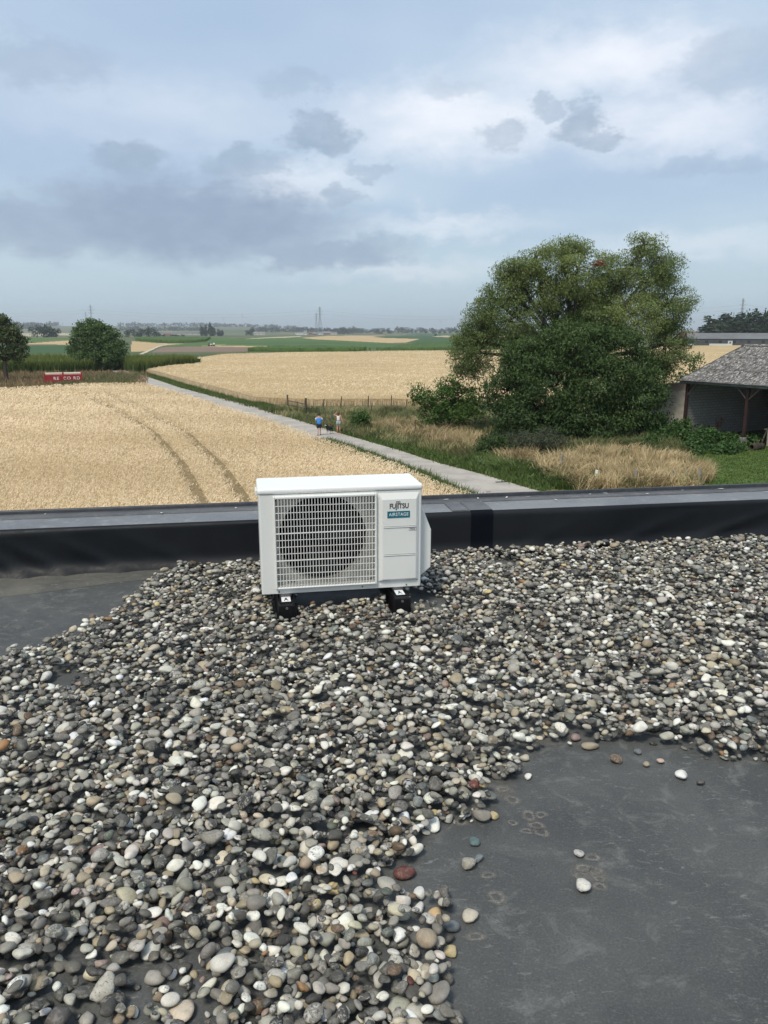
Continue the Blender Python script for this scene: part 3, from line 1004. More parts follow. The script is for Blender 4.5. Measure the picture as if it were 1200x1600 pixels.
def corn_stand():
    poly = list(CORN_FRONT) + list(CORN_BACK)
    p = sample_poly(poly, 17000)
    dfront = dist_line(p[:, 0], p[:, 1], CORN_FRONT)
    keep = (dfront < 6) | (rng.uniform(0, 1, len(p)) < 0.45)
    p = np.concatenate([p[keep], along_simple(CORN_FRONT, 5200, -.5, .9)])
    o = blades('corn_plants', p, 1.9, 2.7, 0.12, 'leaf_corn', 0.18, per=3, spread=.15)
    me = o.data
    co = np.zeros(len(me.vertices) * 3, np.float32)
    me.vertices.foreach_get('co', co)
    z = co.reshape(-1, 3)[:, 2]
    t = np.clip(rng.uniform(0, .35, len(z)) + .65 * (z / 2.2) ** 2, 0, 1).astype(np.float32)
    me.attributes['tint'].data.foreach_set('value', t)
    stuff(o, 'tall green maize standing behind the red trailer', 'maize')
    sheet('corn_field', poly, 1.45, 'crop_corn', skirt=True)


corn_stand()

# ------------------------------------------------------------------ trees and shrubs


def leaf_cloud(centres, radii, n_clusters, per, size, aspect=0.45, shell=0.35, csize=0.4, flat=0.8, droop=0.0, seed=1, weights=None, mass_tint=None):
    """leaves in clusters through the outer part of several ellipsoids -> verts, faces, tint"""
    g = np.random.default_rng(seed)
    centres, radii = np.asarray(centres, float), np.asarray(radii, float)
    w = (radii.prod(1) ** (2 / 3)) if weights is None else np.asarray(weights, float)
    which = g.choice(len(centres), n_clusters, p=w / w.sum())
    d = g.normal(0, 1, (n_clusters, 3))
    d /= np.linalg.norm(d, axis=1)[:, None]
    rad = g.uniform(shell, 1.03, n_clusters) ** 0.55
    cl = centres[which] + d * radii[which] * rad[:, None]
    ctint = g.uniform(0, 1, n_clusters)
    if mass_tint is not None:
        ctint = np.clip(ctint * .6 + np.asarray(mass_tint)[which], 0, 1.2)
    n = n_clusters * per
    cs = np.repeat(g.uniform(.6, 1.4, n_clusters), per) * csize
    off = g.normal(0, 1, (n, 3))
    off *= (np.minimum(1.0, 1.55 / np.maximum(np.linalg.norm(off, axis=1), .01)))[:, None]
    off = off * cs[:, None] * [1, 1, flat]
    off[:, 2] -= droop * np.abs(off[:, 2]) + droop * cs * g.uniform(0, 2.2, n)
    P = np.repeat(cl, per, 0) + off
    out = np.repeat(d, per, 0)
    ax = g.normal(0, 1, (n, 3)) + out * .6
    ax[:, 2] -= .35 + droop * 1.6
    ax /= np.linalg.norm(ax, axis=1)[:, None]
    nr = g.normal(0, .5, (n, 3)) + out * .5 + [0, 0, .8]
    sd = np.cross(ax, nr)
    sd /= np.linalg.norm(sd, axis=1)[:, None] + 1e-6
    L = size * g.uniform(.6, 1.4, n)[:, None]
    W = L * aspect
    V = np.stack([P - ax * L * .5, P + sd * W * .5 - ax * L * .05, P + ax * L * .5, P - sd * W * .5 - ax * L * .05], 1)
    i = np.arange(n)[:, None] * 4
    F = np.concatenate([i + [0, 1, 2], i + [0, 2, 3]])
    t = np.clip(np.repeat(ctint, per) * .65 + g.uniform(0, .35, n), 0, 1)
    return V.reshape(-1, 3), F, np.repeat(t, 4), cl


def limbs(base, trunk_top, trunk_r, centres, cl, n_twigs, seed=1, lean=(0, 0)):
    """trunk with boughs to each leaf mass and branches out to the clusters"""
    g = random.Random(seed)
    mb = MB()
    b = Vector(base)
    tt = Vector(trunk_top)
    mid = b.lerp(tt, .5) + Vector((g.uniform(-.15, .15), g.uniform(-.15, .15), 0)) * trunk_r * 2
    mb.tube([b - Vector((0, 0, .2)), b + Vector((0, 0, .15)), mid, tt], [trunk_r * 1.5, trunk_r * 1.15, trunk_r * .95, trunk_r * .8], 9)
    ends = []
    for c in centres:
        c = Vector(c)
        m1 = tt.lerp(c, .4) + Vector((g.uniform(-.4, .4), g.uniform(-.4, .4), g.uniform(.1, .6))) * .6
        mb.tube([tt, m1, c], [trunk_r * .55, trunk_r * .36, trunk_r * .16], 6)
        ends.append(c)
    idx = g.sample(range(len(cl)), min(n_twigs, len(cl)))
    for k in idx:
        p = Vector(cl[k])
        c = min(ends, key=lambda e: (e - p).length)
        m1 = c.lerp(p, .5) + Vector((g.uniform(-.3, .3), g.uniform(-.3, .3), g.uniform(0, .4))) * .5
        mb.tube([c, m1, p], [trunk_r * .13, trunk_r * .08, trunk_r * .03], 4, cap=False)
    return mb


def tree(name, base, label, cat, centres, radii, clusters, per, size, mat, trunk_top=None, trunk_r=.25, twigs=60, bark='bark', group=None, seed=1, **kw):
    t = thing(name, base, label, cat, group=group)
    V, F, tint, cl = leaf_cloud(centres, radii, clusters, per, size, seed=seed, **kw)
    np_mesh('crown', V, F, mat, t, tint=tint)
    if trunk_top is not None:
        limbs((0, 0, 0), trunk_top, trunk_r, centres, cl, twigs, seed).build('trunk', bark, t, smooth=True)
    return t


# the great willow behind: two domes of foliage, and the walnut in front of it
tree('willow_tree', (14.6, 61.5, 0), 'great willow with two rounded light green domes behind the walnut', 'tree',
     [(-5.0, -.5, 8.6), (-2.6, .6, 11.0), (.0, -.8, 12.4), (-7.7, .2, 6.2), (2.2, 1.0, 10.2), (5.6, 0.5, 11.7), (7.4, .2, 9.8), (7.4, 0, 6.8), (4.0, -2.2, 9.0), (-3.6, -1.4, 6.4), (1.2, -1, 8.0), (5.2, 0, 14.2), (-1.0, 0, 14.0), (7.0, .2, 12.6), (-7.2, 0, 8.4), (-4.9, 0, 11.0), (6.4, 0, 4.6), (2.8, .4, 12.2), (-3.2, 0, 12.9), (-8.4, 0, 7.4), (-6.4, 0, 10.4), (-4.7, 0, 12.3), (1.0, 1.6, 9.6), (-1.0, 1.0, 8.4)],
     [(2.4, 2.4, 2.2), (2.3, 2.4, 2.0), (2.4, 2.5, 2.0), (1.7, 1.9, 2.1), (2.0, 2.3, 2.2), (2.2, 2.4, 2.2), (1.9, 2.2, 2.3), (1.8, 2.0, 2.2), (2.2, 2.1, 1.7), (2.2, 2.0, 1.9), (2.4, 2.2, 2.4), (1.4, 1.3, 1.0), (1.9, 1.7, .8), (1.3, 1.2, 1.3), (1.4, 1.4, 1.4), (1.4, 1.3, 1.3), (1.7, 1.6, 1.4), (1.6, 1.8, 1.7), (1.4, 1.4, 1.1), (1.0, 1.0, 1.2), (1.3, 1.2, 1.2), (1.3, 1.2, 1.1), (1.9, 1.6, 1.8), (1.9, 1.6, 1.8)],
     1500, 130, .175, 'leaf_willow', (0.3, 0.4, 5.0), .55, 420, 'bark_grey', shell=.3, csize=.44, aspect=.34, droop=.24, flat=.66, seed=11,
     mass_tint=[.15, .35, .65, .05, .3, .3, .25, .1, .8, .05, .1, .45, .75, .35, .15, .3, .05, .35, .5, .1, .2, .45, .0, .0])
nest = MB()
for k in range(40):
    a, e = random.uniform(0, 6.28), random.uniform(-.5, .8)
    p = Vector((math.cos(a) * .32, math.sin(a) * .32, e * .25))
    q = p + Vector((random.uniform(-.4, .4), random.uniform(-.4, .4), random.uniform(-.1, .2)))
    nest.tube([p, q], [.035, .025], 4)
setp(nest.build('bird_nest', 'nest_twigs'), 'reddish brown twig nest high in the willow crown', 'nest').location = (15.6, 58.6, 12.6)

tree('walnut_tree', (13.2, 56.6, 0), 'broad dark green walnut tree in front of the willow', 'tree',
     [(-2.6, 0, 5.6), (.4, -.6, 7.0), (3.0, .2, 6.4), (-4.2, 0, 3.6), (-1.4, -1.8, 4.2), (2.0, -2.0, 4.4), (5.0, 0, 4.6), (4.2, -1.4, 2.6), (-3.4, -1.4, 2.0), (.4, -2.4, 2.2), (6.0, 0, 2.6), (2.2, -2.6, 1.4), (-1.4, -2.2, 1.5)],
     [(2.4, 2.2, 1.9), (2.6, 2.3, 1.9), (2.4, 2.2, 1.9), (1.9, 1.8, 1.9), (2.2, 1.9, 2.0), (2.3, 1.9, 2.0), (1.7, 1.9, 2.0), (1.9, 1.7, 1.8), (1.8, 1.6, 1.6), (2.2, 1.6, 1.8), (1.4, 1.5, 1.8), (1.8, 1.3, 1.2), (1.7, 1.2, 1.2)],
     1180, 84, .22, 'leaf_walnut', (0, 0, 2.6), .32, 160, 'bark', shell=.4, csize=.46, aspect=.38, droop=.2, flat=.55, seed=12, mass_tint=[.2, .4, .35, .1, .2, .3, .3, .35, .05, .2, .3, .3, .1])

tree('hazel_bush', (5.2, 61.2, 0), 'bright green young bush left of the walnut tree', 'bush',
     [(-.4, 0, 2.6), (.9, 0, 2.9), (-1.8, 0, 2.7), (.4, -.3, 1.5), (1.8, 0, 1.9), (-1.3, -.2, 1.4), (-.1, 0, 3.6), (-2.6, .1, 3.0)],
     [(1.2, 1.2, 1.1), (1.3, 1.2, 1.2), (.9, 1, .9), (1.5, 1.3, 1.1), (1.1, 1.1, 1.3), (1.1, 1.1, 1.0), (.8, .8, .9), (.5, .6, .7)],
     210, 50, .2, 'leaf_bush', (0, 0, .8), .1, 90, shell=.3, csize=.34, flat=.6, aspect=.5, seed=13)
tree('round_bush', (-2.0, 62.8, 0), 'small dark green round bush beside the path near the walkers', 'bush',
     [(0, 0, .75), (.35, 0, 1.0), (-.3, 0, .95)], [(.75, .7, .7), (.5, .5, .5), (.5, .5, .5)], 110, 22, .15, 'leaf_bush', (0, 0, .3), .06, 20, shell=.35, csize=.18, aspect=.5, seed=14)
tree('verge_shrub', (6.7, 48.2, 0), 'low dark green shrub on the verge below the walnut', 'bush',
     [(0, 0, .7), (.8, .2, .7), (-.4, -.2, .5), (.2, .2, 1.15)], [(.85, .7, .7), (.7, .6, .6), (.6, .6, .5), (.5, .5, .45)], 130, 22, .15, 'leaf_walnut', (0, 0, .3), .06, 20, shell=.3, csize=.2, aspect=.5, seed=15)
tree('greygreen_shrub', (9.4, 49.2, 0), 'grey green feathery shrub between dry grass and the verge', 'bush',
     [(0, 0, .8), (1.0, .3, .9), (-1.0, .2, .8), (1.9, .5, .7)], [(.9, .8, .8), (.9, .8, .8), (.8, .7, .7), (.8, .7, .6)], 190, 24, .26, 'leaf_greygreen', (0, 0, .3), .06, 20, shell=.2, csize=.26, aspect=.14, seed=16)
tree('elder_shrub', (26.6, 67.5, 0), 'loose leafy sapling with gaps beside the barn roof', 'bush',
     [(0, 0, 3.0), (1.1, 0, 4.2), (-.9, 0, 4.4), (2.2, .2, 3.4), (.2, 0, 5.2), (3.0, 0, 4.2), (1.2, .2, 1.6), (-1.5, .1, 2.2)],
     [(1.0, .9, .9), (.8, .8, .8), (.7, .7, .8), (.8, .8, .6), (.6, .6, .7), (.6, .5, .45), (1.4, 1.2, 1.2), (1.1, 1, 1.2)], 150, 26, .24, 'leaf_bush', (0, 0, 1.4), .08, 80, shell=.1, csize=.3, aspect=.45, seed=17)
tree('hedge_shrub', (46, 92, 0), 'olive green shrub showing above the barn ridge', 'bush',
     [(0, 0, 4.2), (-3.2, 0, 3.6), (3, 0, 4.8), (6, 0, 5)], [(2.8, 2, 2.4), (2.2, 1.8, 2), (2.8, 2, 2.2), (3, 2, 2.5)], 320, 22, .4, 'leaf_olive', (0, 0, 1.5), .15, 30, shell=.3, csize=.5, aspect=.45, seed=18)

# left side: apple tree at the picture's edge and the round tree by the maize
tree('apple_tree', (-60.3, 124.5, 0), 'dark fruit tree with a bare trunk at the field edge', 'tree',
     [(-1.2, 0, 8.0), (.8, 0, 7.2), (2.2, 0, 6.0), (-2.8, 0, 6.4), (1.4, 0, 4.2), (-1.5, 0, 4.6), (3.0, 0, 4.6), (.1, 0, 9.2), (2.0, 0, 8.0)],
     [(1.7, 1.6, 1.6), (1.8, 1.7, 1.5), (1.5, 1.5, 1.4), (1.6, 1.6, 1.6), (1.6, 1.4, 1.2), (1.7, 1.5, 1.4), (1.0, 1.0, 1.0), (1.3, 1.2, 1.2), (.9, .9, .9)],
     270, 56, .36, 'leaf_apple', (0, 0, 3.2), .34, 150, shell=.2, csize=.5, flat=.6, aspect=.45, seed=21)
tree('round_tree', (-58.5, 160.5, 0), 'dense dark green round tree between the maize and the path', 'tree',
     [(-2.2, 0, 6.6), (1.2, 0, 7.2), (3.4, 0, 5.4), (-3.8, 0, 4.4), (.4, -1, 4.0), (2.6, -1, 2.8), (-2.2, -1, 2.4), (-.4, 0, 8.8), (4.2, 0, 3.6), (1.8, 0, 8.8), (-3.0, 0, 8.4)],
     [(2.6, 2.6, 2.3), (2.6, 2.5, 2.2), (2.2, 2.2, 2.1), (2.0, 2.1, 2.1), (2.8, 2.2, 2.4), (2.4, 2.0, 2.0), (2.3, 2.0, 1.8), (1.7, 1.6, 1.4), (1.8, 1.8, 1.6), (1.1, 1.2, 1.1), (1.1, 1.1, 1.2)],
     420, 60, .42, 'leaf_dark', (0, 0, 1.6), .34, 90, shell=.4, csize=.62, flat=.6, aspect=.5, seed=22)

# ------------------------------------------------------------------ grass and weeds
right = [np.array(p) for p in PATH_RIGHT]


def along(line, n, off_lo, off_hi, t0=0.0, t1=1.0):
    """random points beside a line, offset to its far side"""
    L = np.array(line, float)
    seg = np.hypot(*(L[1:] - L[:-1]).T)
    cum = np.concatenate([[0], np.cumsum(seg)])
    s = rng.uniform(t0, t1, n) * cum[-1]
    k = np.clip(np.searchsorted(cum, s) - 1, 0, len(seg) - 1)
    f = (s - cum[k]) / seg[k]
    p = L[k] + (L[k + 1] - L[k]) * f[:, None]
    d = (L[k + 1] - L[k]) / seg[k][:, None]
    nr = np.stack([d[:, 1], -d[:, 0]], 1)
    return p + nr * rng.uniform(off_lo, off_hi, n)[:, None]


pts = np.concatenate([along(PATH_RIGHT, 6200, 0.05, 2.1, 0, .42), along(PATH_RIGHT, 4200, 0.05, 4.2, .4, 1.0)])
stuff(blades('verge_grass', pts, .12, .38, .027, 'grass_green', .5, 4, .14), 'green grass verge along the right side of the path', 'grass')
wl = [(x, y) for x, y in WHEAT_EDGE]
pts = along(wl, 5200, 0.0, 1.3, 0, .26)
stuff(blades('edge_grass', pts, .25, .75, .026, 'grass_green', .5, 4, .12), 'strip of green grass between the near wheat and the path', 'grass')
pts = along(wl, 2600, 0.0, .45, .2, .9)
stuff(blades('edge_grass', pts, .1, .3, .02, 'grass_meadow', .5, 4, .1), 'sparse grass along the wheat edge further down the path', 'grass')
MEADOW = [(-30, 112), (-12.5, 78.5), (-3.5, 60.5), (4.0, 49), (7.2, 44), (9, 47), (10, 58), (9, 77.5), (-6, 78), (-12.6, 79)]
stuff(blades('meadow_grass', sample_poly(MEADOW, 9500), .25, .75, .030, 'grass_meadow', .45, 4, .2, clump=.02), 'mixed green and straw meadow grass behind the wire fence', 'grass')
DRY1 = [(-1.2, 63.5), (1.5, 57.5), (4.6, 51.6), (6.0, 51.5), (7.4, 55), (7.0, 60), (2.6, 66), (-.8, 66)]
stuff(blades('dry_grass', sample_poly(DRY1, 2000), .6, 1.2, .022, 'grass_dry', .3, 4, .18, tbias=.05, clump=.04, droop=.3), 'tall dry grass below the bright green bush', 'grass')
DRY2 = [(9.0, 43.5), (10.4, 46.3), (12.4, 47.4), (14.5, 49.2), (17.4, 47.4), (18.2, 43.5), (17.4, 40.5), (15.6, 38.4), (12.4, 37.4), (10.2, 37.4), (8.8, 41)]
stuff(blades('dry_grass', sample_poly(DRY2, 10500), .5, 1.35, .019, 'grass_dry', .5, 4, .2, droop=.45, clump=.03, tbias=.3), 'large patch of tall straw coloured grass in front of the walnut', 'grass')
DRY3 = [(7.0, 46), (8.4, 44), (9.6, 46.5), (8.6, 49.6), (6.9, 50)]
stuff(blades('brown_grass', sample_poly(DRY3, 700), .5, 1.1, .022, 'grass_dry', .4, 4, .2, clump=.05, droop=.3), 'brownish dry stalks beside the low verge shrub', 'grass')
stuff(blades('tall_grass', sample_poly(DRY2, 2600), .4, 1.05, .024, 'grass_meadow', .5, 4, .2, clump=.05, droop=.3), 'green tufts mixed into the large straw coloured patch', 'grass')
GREEN2 = [(5.2, 45.2), (7.4, 41.4), (8.8, 38.2), (9.6, 38), (9.3, 41), (8.8, 44), (7.2, 47.6), (5.6, 49.4)]
stuff(blades('tall_grass', sample_poly(GREEN2, 3200), .3, .75, .026, 'grass_green', .5, 4, .16, clump=.04, droop=.3), 'lush dark green grass between the path and dry grass', 'grass')
GREEN3 = [(9.2, 50.2), (11, 48.6), (14.5, 49.3), (18, 48), (20, 49.5), (20, 54), (9.5, 53)]
stuff(blades('tall_grass', sample_poly(GREEN3, 3000), .5, 1.2, .028, 'grass_meadow', .45, 4, .2, tbias=-.15, clump=.04, droop=.3), 'green grass band at the foot of the walnut', 'grass')
LAWN = [(15.4, 36.5), (18.2, 43.5), (17.8, 47.5), (19, 50), (24, 53), (28, 54), (30, 46), (29, 38), (26, 36)]
stuff(blades('lawn_grass', sample_poly(LAWN, 5000), .05, .15, .024, 'grass_green', .5, 4, .13), 'mown green lawn in front of the open barn', 'grass')
TRAILER_STRIP = [(-110, 112), (-49, 103.5), (-41, 112), (-35, 114), (-44, 146), (-52, 152), (-75, 150), (-120, 150)]
stuff(blades('rough_grass', sample_poly(TRAILER_STRIP, 4400), .4, .95, .06, 'grass_brown', .4, 4, .3, tbias=.25), 'rough dry grass around the red trailer', 'grass')
TS2 = [(-46, 108), (-36.5, 113), (-44, 140), (-50, 140), (-50, 124)]
stuff(blades('rough_grass', sample_poly(TS2, 1500), .4, .9, .045, 'grass_meadow', .4, 4, .3, tbias=-.2), 'greener rough grass where the path bends away', 'grass')

ivy_c, ivy_r = [], []
for x, y in sample_poly([(17.4, 50.2), (22, 49.8), (24.6, 50.6), (23.4, 55), (22.6, 57.8), (20.4, 61), (18.6, 60), (17.6, 54)], 46):
    ivy_c.append((x, y, .22 + .5 * max(0, min(1, (y - 51) / 7)))), ivy_r.append((.75, .75, .35 + .55 * max(0, min(1, (y - 51) / 7))))
for x, y in sample_poly([(23.4, 56.6), (24.6, 52.8), (27.6, 54.6), (26.4, 58.4)], 20):
    ivy_c.append((x, y, .2)), ivy_r.append((.6, .6, .32))
V, F, tt_, _ = leaf_cloud(ivy_c, ivy_r, 1500, 15, .2, shell=.3, csize=.22, aspect=.7, seed=31)
stuff(np_mesh('undergrowth', V, F, 'leaf_ivy', tint=tt_), 'bramble undergrowth spilling from the tree to the barn', 'undergrowth')
V, F, tt_, _ = leaf_cloud([(25.2, 58.0, 1.0), (25.4, 58.0, 1.3)], [(.22, .2, .3), (.16, .2, .25)], 16, 9, .13, shell=.1, csize=.14, aspect=.4, seed=32)
setp(np_mesh('red_leaved_shrub', V, F, 'red_leaf', tint=tt_), 'small reddish leaved shoot against the block wall', 'shrub')

# ------------------------------------------------------------------ fence, posts, markers
FENCE = [(-9.75, 78.6, 1.55, .11, 'weathered thick gate post at the far end of the fence'),
         (-7.55, 74.6, 1.55, .12, 'weathered thick gate post nearest the walkers'),
         (-8.6, 76.4, 1.1, .05, 'thin stake between the two thick gate posts'),
         (-6.05, 76.2, 1.35, .06, 'leaning brown fence post next to the gate'),
         (-6.9, 73.6, .9, .045, 'short thin stake beside the near gate post'),
         (-4.4, 77.8, 1.45, .06, 'tilted fence post behind the woman'),
         (-1.6, 78.0, 1.5, .07, 'upright fence post above the round bush'),
         (.75, 78.4, 1.5, .06, 'fence post between the round bush and bright bush'),
         (2.1, 76.0, 1.3, .05, 'leaning thin post at the edge of the bright bush'),
         (-5.05, 66.8, 1.05, .05, 'dark stake behind the person in blue'),
         (-1.2, 72.4, 1.0, .05, 'short stake in the meadow left of the dry grass'),
         (2.4, 58.8, 1.2, .05, 'dark stake standing in the dry grass')]
for k, (x, y, h, r, lb) in enumerate(FENCE):
    t = thing('fence_post', (x, y, 0), lb, 'post', group='posts of the wire fence')
    lx = random.uniform(-.06, .06) if 'lean' not in lb and 'tilt' not in lb else .16
    mb = MB().tube([(0, 0, -.2), (lx * .4, 0, h * .5), (lx, 0, h)], [r * .85, r * .82, r * .75], 8)
    mb.build('stake', 'post_wood' if k % 3 else 'rail_wood', t)
t = thing('wooden_gate', (-8.6, 76.6, 0), 'low wooden gate rail between the two thick posts', 'gate')
d = Vector((2.2, -4.0, 0))
for z in (.95, .55):
    MB().tube([-d * .5 + Vector((0, 0, z)), d * .5 + Vector((0, 0, z))], [.045, .045], 6).build('rail', 'rail_wood', t)
t = thing('fence_post', (-4.55, 67.4, 0), 'slim bluish stake between the two walkers', 'post', group='posts of the wire fence')
MB().tube([(0, 0, -.2), (.02, 0, 1.1)], [.04, .035], 8).build('stake', 'badge_teal', t)
wire = MB()
run = [(-7.55, 74.6), (-6.05, 76.2), (-4.4, 77.8), (-1.6, 78.0), (.75, 78.4), (2.1, 76.0)]
for z in (.55, .95, 1.25):
    for (x1, y1), (x2, y2) in zip(run[:-1], run[1:]):
        wire.tube([(x1, y1, z), ((x1 + x2) / 2, (y1 + y2) / 2, z - .04), (x2, y2, z)], [.006] * 3, 4, cap=False)
o = wire.build('fence_wire', 'wire_steel')
setp(o, 'rusty wires strung between the meadow fence posts', 'wire', kind='stuff')

MARK = [(10.75, 38.4, .95, .09, 'marker_white', 'white topped marker post at the roof edge in dry grass'),
        (12.9, 38.9, .85, .09, 'post_grey', 'grey stump post in the dry grass right of the marker'),
        (14.9, 39.2, .8, .07, 'post_grey', 'pale stake in the dry grass, middle of the row'),
        (15.75, 39.4, .75, .05, 'post_grey', 'thin grey stake between two thicker ones in dry grass'),
        (16.35, 39.3, .85, .07, 'post_grey', 'grey stake nearest the lawn at the end of the dry grass'),
        (9.7, 42.4, 1.1, .07, 'post_grey', 'weathered grey stump leaning in the dry grass')]
for x, y, h, r, m, lb in MARK:
    t = thing('stake', (x, y, 0), lb, 'post', group='stakes in the dry grass')
    lean = .25 if 'lean' in lb else .03
    MB().tube([(0, 0, -.2), (lean, 0, h)], [r, r * .9], 10).build('shaft', m, t)
    if m == 'marker_white':
        MB().box((lean * .6, -r * .95, h * .72), (.09, .03, .22)).build('reflector', 'marker_band', t)
        MB().tube([(0, 0, 0), (lean * .5, 0, h * .45)], [r * 1.03, r * 1.02], 10).build('lower_sleeve', 'post_grey', t)

t = setp(MB().box((0, 0, 0), (.75, .22, .012)).build('drain_grate', 'drain_iron'), 'small dark drain slot in the concrete path', 'drain')
t.location, t.rotation_euler = (6.25, 39.9, .052), (0, 0, R(8))

# ------------------------------------------------------------------ open barn


def build_barn():
    e0 = Vector((22.2, 58.1, 0))           # far eave corner
    ax = Vector((.47, -.883, 0)).normalized()      # along the eave, toward the viewer
    ac = Vector((.883, .47, 0))            # across, away from the open side
    rz = math.atan2(ax.y, ax.x)
    t = thing('open_barn', e0, 'open sided barn with corrugated grey roof and rust red posts', 'barn')
    L, run, ze, zr = 15.0, 6.6, 4.3, 6.62

    def P(a, c, z):
        q = ax * a + ac * c
        return Vector((q.x, q.y, z))

    # roof sheets: one corrugated mesh, shared
    bm = bmesh.new()
    slope = math.hypot(run, zr - ze)
    sw, rows = 1.05, 3
    sl = slope / rows
    nx = 29
    vs = [[], []]
    for j in (0, 1):
        for i in range(nx):
            u = i / (nx - 1) * (sw + .06)
            vs[j].append(bm.verts.new((u, j * (sl + .12), .032 * math.cos(u / .15 * 2 * math.pi))))
    for i in range(nx - 1):
        bm.faces.new((vs[0][i], vs[0][i + 1], vs[1][i + 1], vs[1][i]))
    me = bpy.data.meshes.new('roof_sheet')
    bm.to_mesh(me)
    bm.free()
    me.polygons.foreach_set('use_smooth', np.ones(len(me.polygons), bool))
    me.materials.append(MATS['fibre_cement'])
    up = (P(0, run, zr) - P(0, 0, ze)).normalized()
    nrm = ax.cross(up).normalized()
    if nrm.z < 0:
        nrm = -nrm
    for r in range(rows):
        for k in range(int(L / sw)):
            o = bpy.data.objects.new('roof_sheet', me)
            COL.objects.link(o)
            o.parent = t
            pos = P(k * sw - .15, 0, ze) + up * (r * sl - .25) + nrm * (.03 + r * .022 + random.uniform(0, .012))
            m = Matrix((ax, up, nrm)).transposed().to_4x4()
            tilt = Matrix.Rotation(random.uniform(-.006, .006), 4, 'Z')
            o.matrix_local = Matrix.Translation(pos) @ m @ tilt
    # back slope and ridge
    mb = MB()
    mb.quad(P(-.1, run, zr + .02), P(L, run, zr + .02), P(L, 2 * run, ze), P(-.1, 2 * run, ze))
    mb.build('back_roof', 'fibre_cement', t)
    MB().tube([P(-.2, run, zr + .09), P(L, run, zr + .09)], [.13, .13], 8).build('ridge_cap', 'fibre_cement', t)
    MB().tube([P(-.1, .02, ze - .17), P(L, .02, ze - .17)], [.10, .10], 8).build('gutter', 'gutter_grey', t)
    MB().tube([P(0, .3, ze - .12), P(L, .3, ze - .12)], [.10, .10], 4).build('eave_beam', 'sheet_steel_dark', t)
    # posts and braces
    for k, (a, zb) in enumerate(((.35, 0), (5.5, 0), (10.6, 0))):
        p = P(a, .3, 0)
        post = MB().box((p.x, p.y, ze / 2 - .1), (.20, .20, ze - .1), Matrix.Rotation(rz, 3, 'Z')).build('post', 'rust_paint', t, .015)
        for s in (-1, 1):
            if a < 1 and s < 0:
                continue
            MB().tube([P(a, .3, ze - 1.15), P(a + s * 1.05, .3, ze - .15)], [.06, .06], 6).build('brace', 'brace_timber', t)
        MB().tube([P(a, .3, ze - 1.0), P(a, 1.4, ze + .12)], [.06, .06], 6).build('brace', 'brace_timber', t)
        if k == 1:
            MB().box((p.x, p.y, .3), (.42, .42, .6), Matrix.Rotation(rz, 3, 'Z')).build('post_base', 'post_grey', t, .03)
    # end wall (far) and back wall
    def wall(a0, c0, a1, c1, z1a, z1b, th, name, mat):
        A, B = P(a0, c0, 0), P(a1, c1, 0)
        d = (B - A).normalized()
        n = Vector((-d.y, d.x, 0)) * th
        bm = bmesh.new()
        lo = [A, B, B + n, A + n]
        hi = [z1a, z1b, z1b, z1a]
        v0 = [bm.verts.new((q.x, q.y, -.1)) for q in lo]
        v1 = [bm.verts.new((q.x, q.y, h)) for q, h in zip(lo, hi)]
        uvl = bm.loops.layers.uv.new('UVMap')
        for i in range(4):
            j = (i + 1) % 4
            f = bm.faces.new((v0[i], v0[j], v1[j], v1[i]))
            for lp in f.loops:
                q = Vector((lp.vert.co.x, lp.vert.co.y, 0))
                lp[uvl].uv = ((q - A).length, lp.vert.co.z)
        bm.faces.new(v1)
        bmesh.ops.recalc_face_normals(bm, faces=bm.faces)
        me = bpy.data.meshes.new(name)
        bm.to_mesh(me)
        bm.free()
        return link(name, me, mat, t)
    wall(.2, .55, .2, 2 * run - .4, ze - .1, ze - .1, .2, 'end_wall', 'block_wall')
    g = MB()
    a, b_, c_ = P(.3, .5, ze - .1), P(.3, run, zr - .12), P(.3, 2 * run - .5, ze - .1)
    g.v += [a, b_, c_]
    g.f.append((0, 1, 2))
    g.build('gable_board', 'sheet_steel_dark', t)
    wall(.4, 2 * run - .4, L, 2 * run - .4, ze - .1, ze - .1, .2, 'back_wall', 'block_wall')
    wall(6.2, run, 6.2, 2 * run - .6, ze + 1.2, ze, .15, 'partition', 'sheet_steel_dark')
    # purlins
    for c in (2.2, 4.4):
        z = ze + (zr - ze) * c / run - .16
        MB().tube([P(0, c, z), P(L, c, z)], [.07, .07], 4).build('purlin', 'sheet_steel_dark', t)
    return P, e0, rz


BP, B0, BRZ = build_barn()


def at_barn(a, c, z=0.0):
    q = BP(a, c, z) + B0
    return (q.x, q.y, q.z)


# things lying about in the barn
t = thing('plank', at_barn(5.0, .9, .35), 'pale plank lying at the foot of the near barn post', 'plank', BRZ + .5)
MB().box((0, 0, 0), (2.2, .22, .06)).build('board', 'old_timber', t, .006)
t = thing('sawhorse', at_barn(6.3, 2.2), 'pale timber trestle standing inside the dark barn', 'trestle', BRZ + 1.2)
for s in (-1, 1):
    for q in (-1, 1):
        MB().tube([(s * .5, q * .38, 0), (s * .36, q * .05, 1.15)], [.05, .045], 6).build('leg', 'old_timber', t)
MB().tube([(-.6, 0, 1.15), (.6, 0, 1.15)], [.06, .06], 6).build('crossbar', 'old_timber', t)
MB().tube([(-.2, 0, .6), (.55, .25, 1.75)], [.035, .03], 6).build('prop', 'old_timber', t)
t = thing('old_machine', at_barn(7.4, 2.4), 'rusty old farm machine in the barn shadow', 'machine', BRZ)
MB().box((0, 0, .75), (1.2, .8, .6)).build('body', 'scrap_rust', t, .05)
for s in (-1, 1):
    MB().lathe([(.12, -.05), (.38, -.05), (.42, 0), (.38, .05), (.12, .05)], (s * .45, -.45, .42), 16).build('wheel', 'scrap_rust', t, smooth=True)
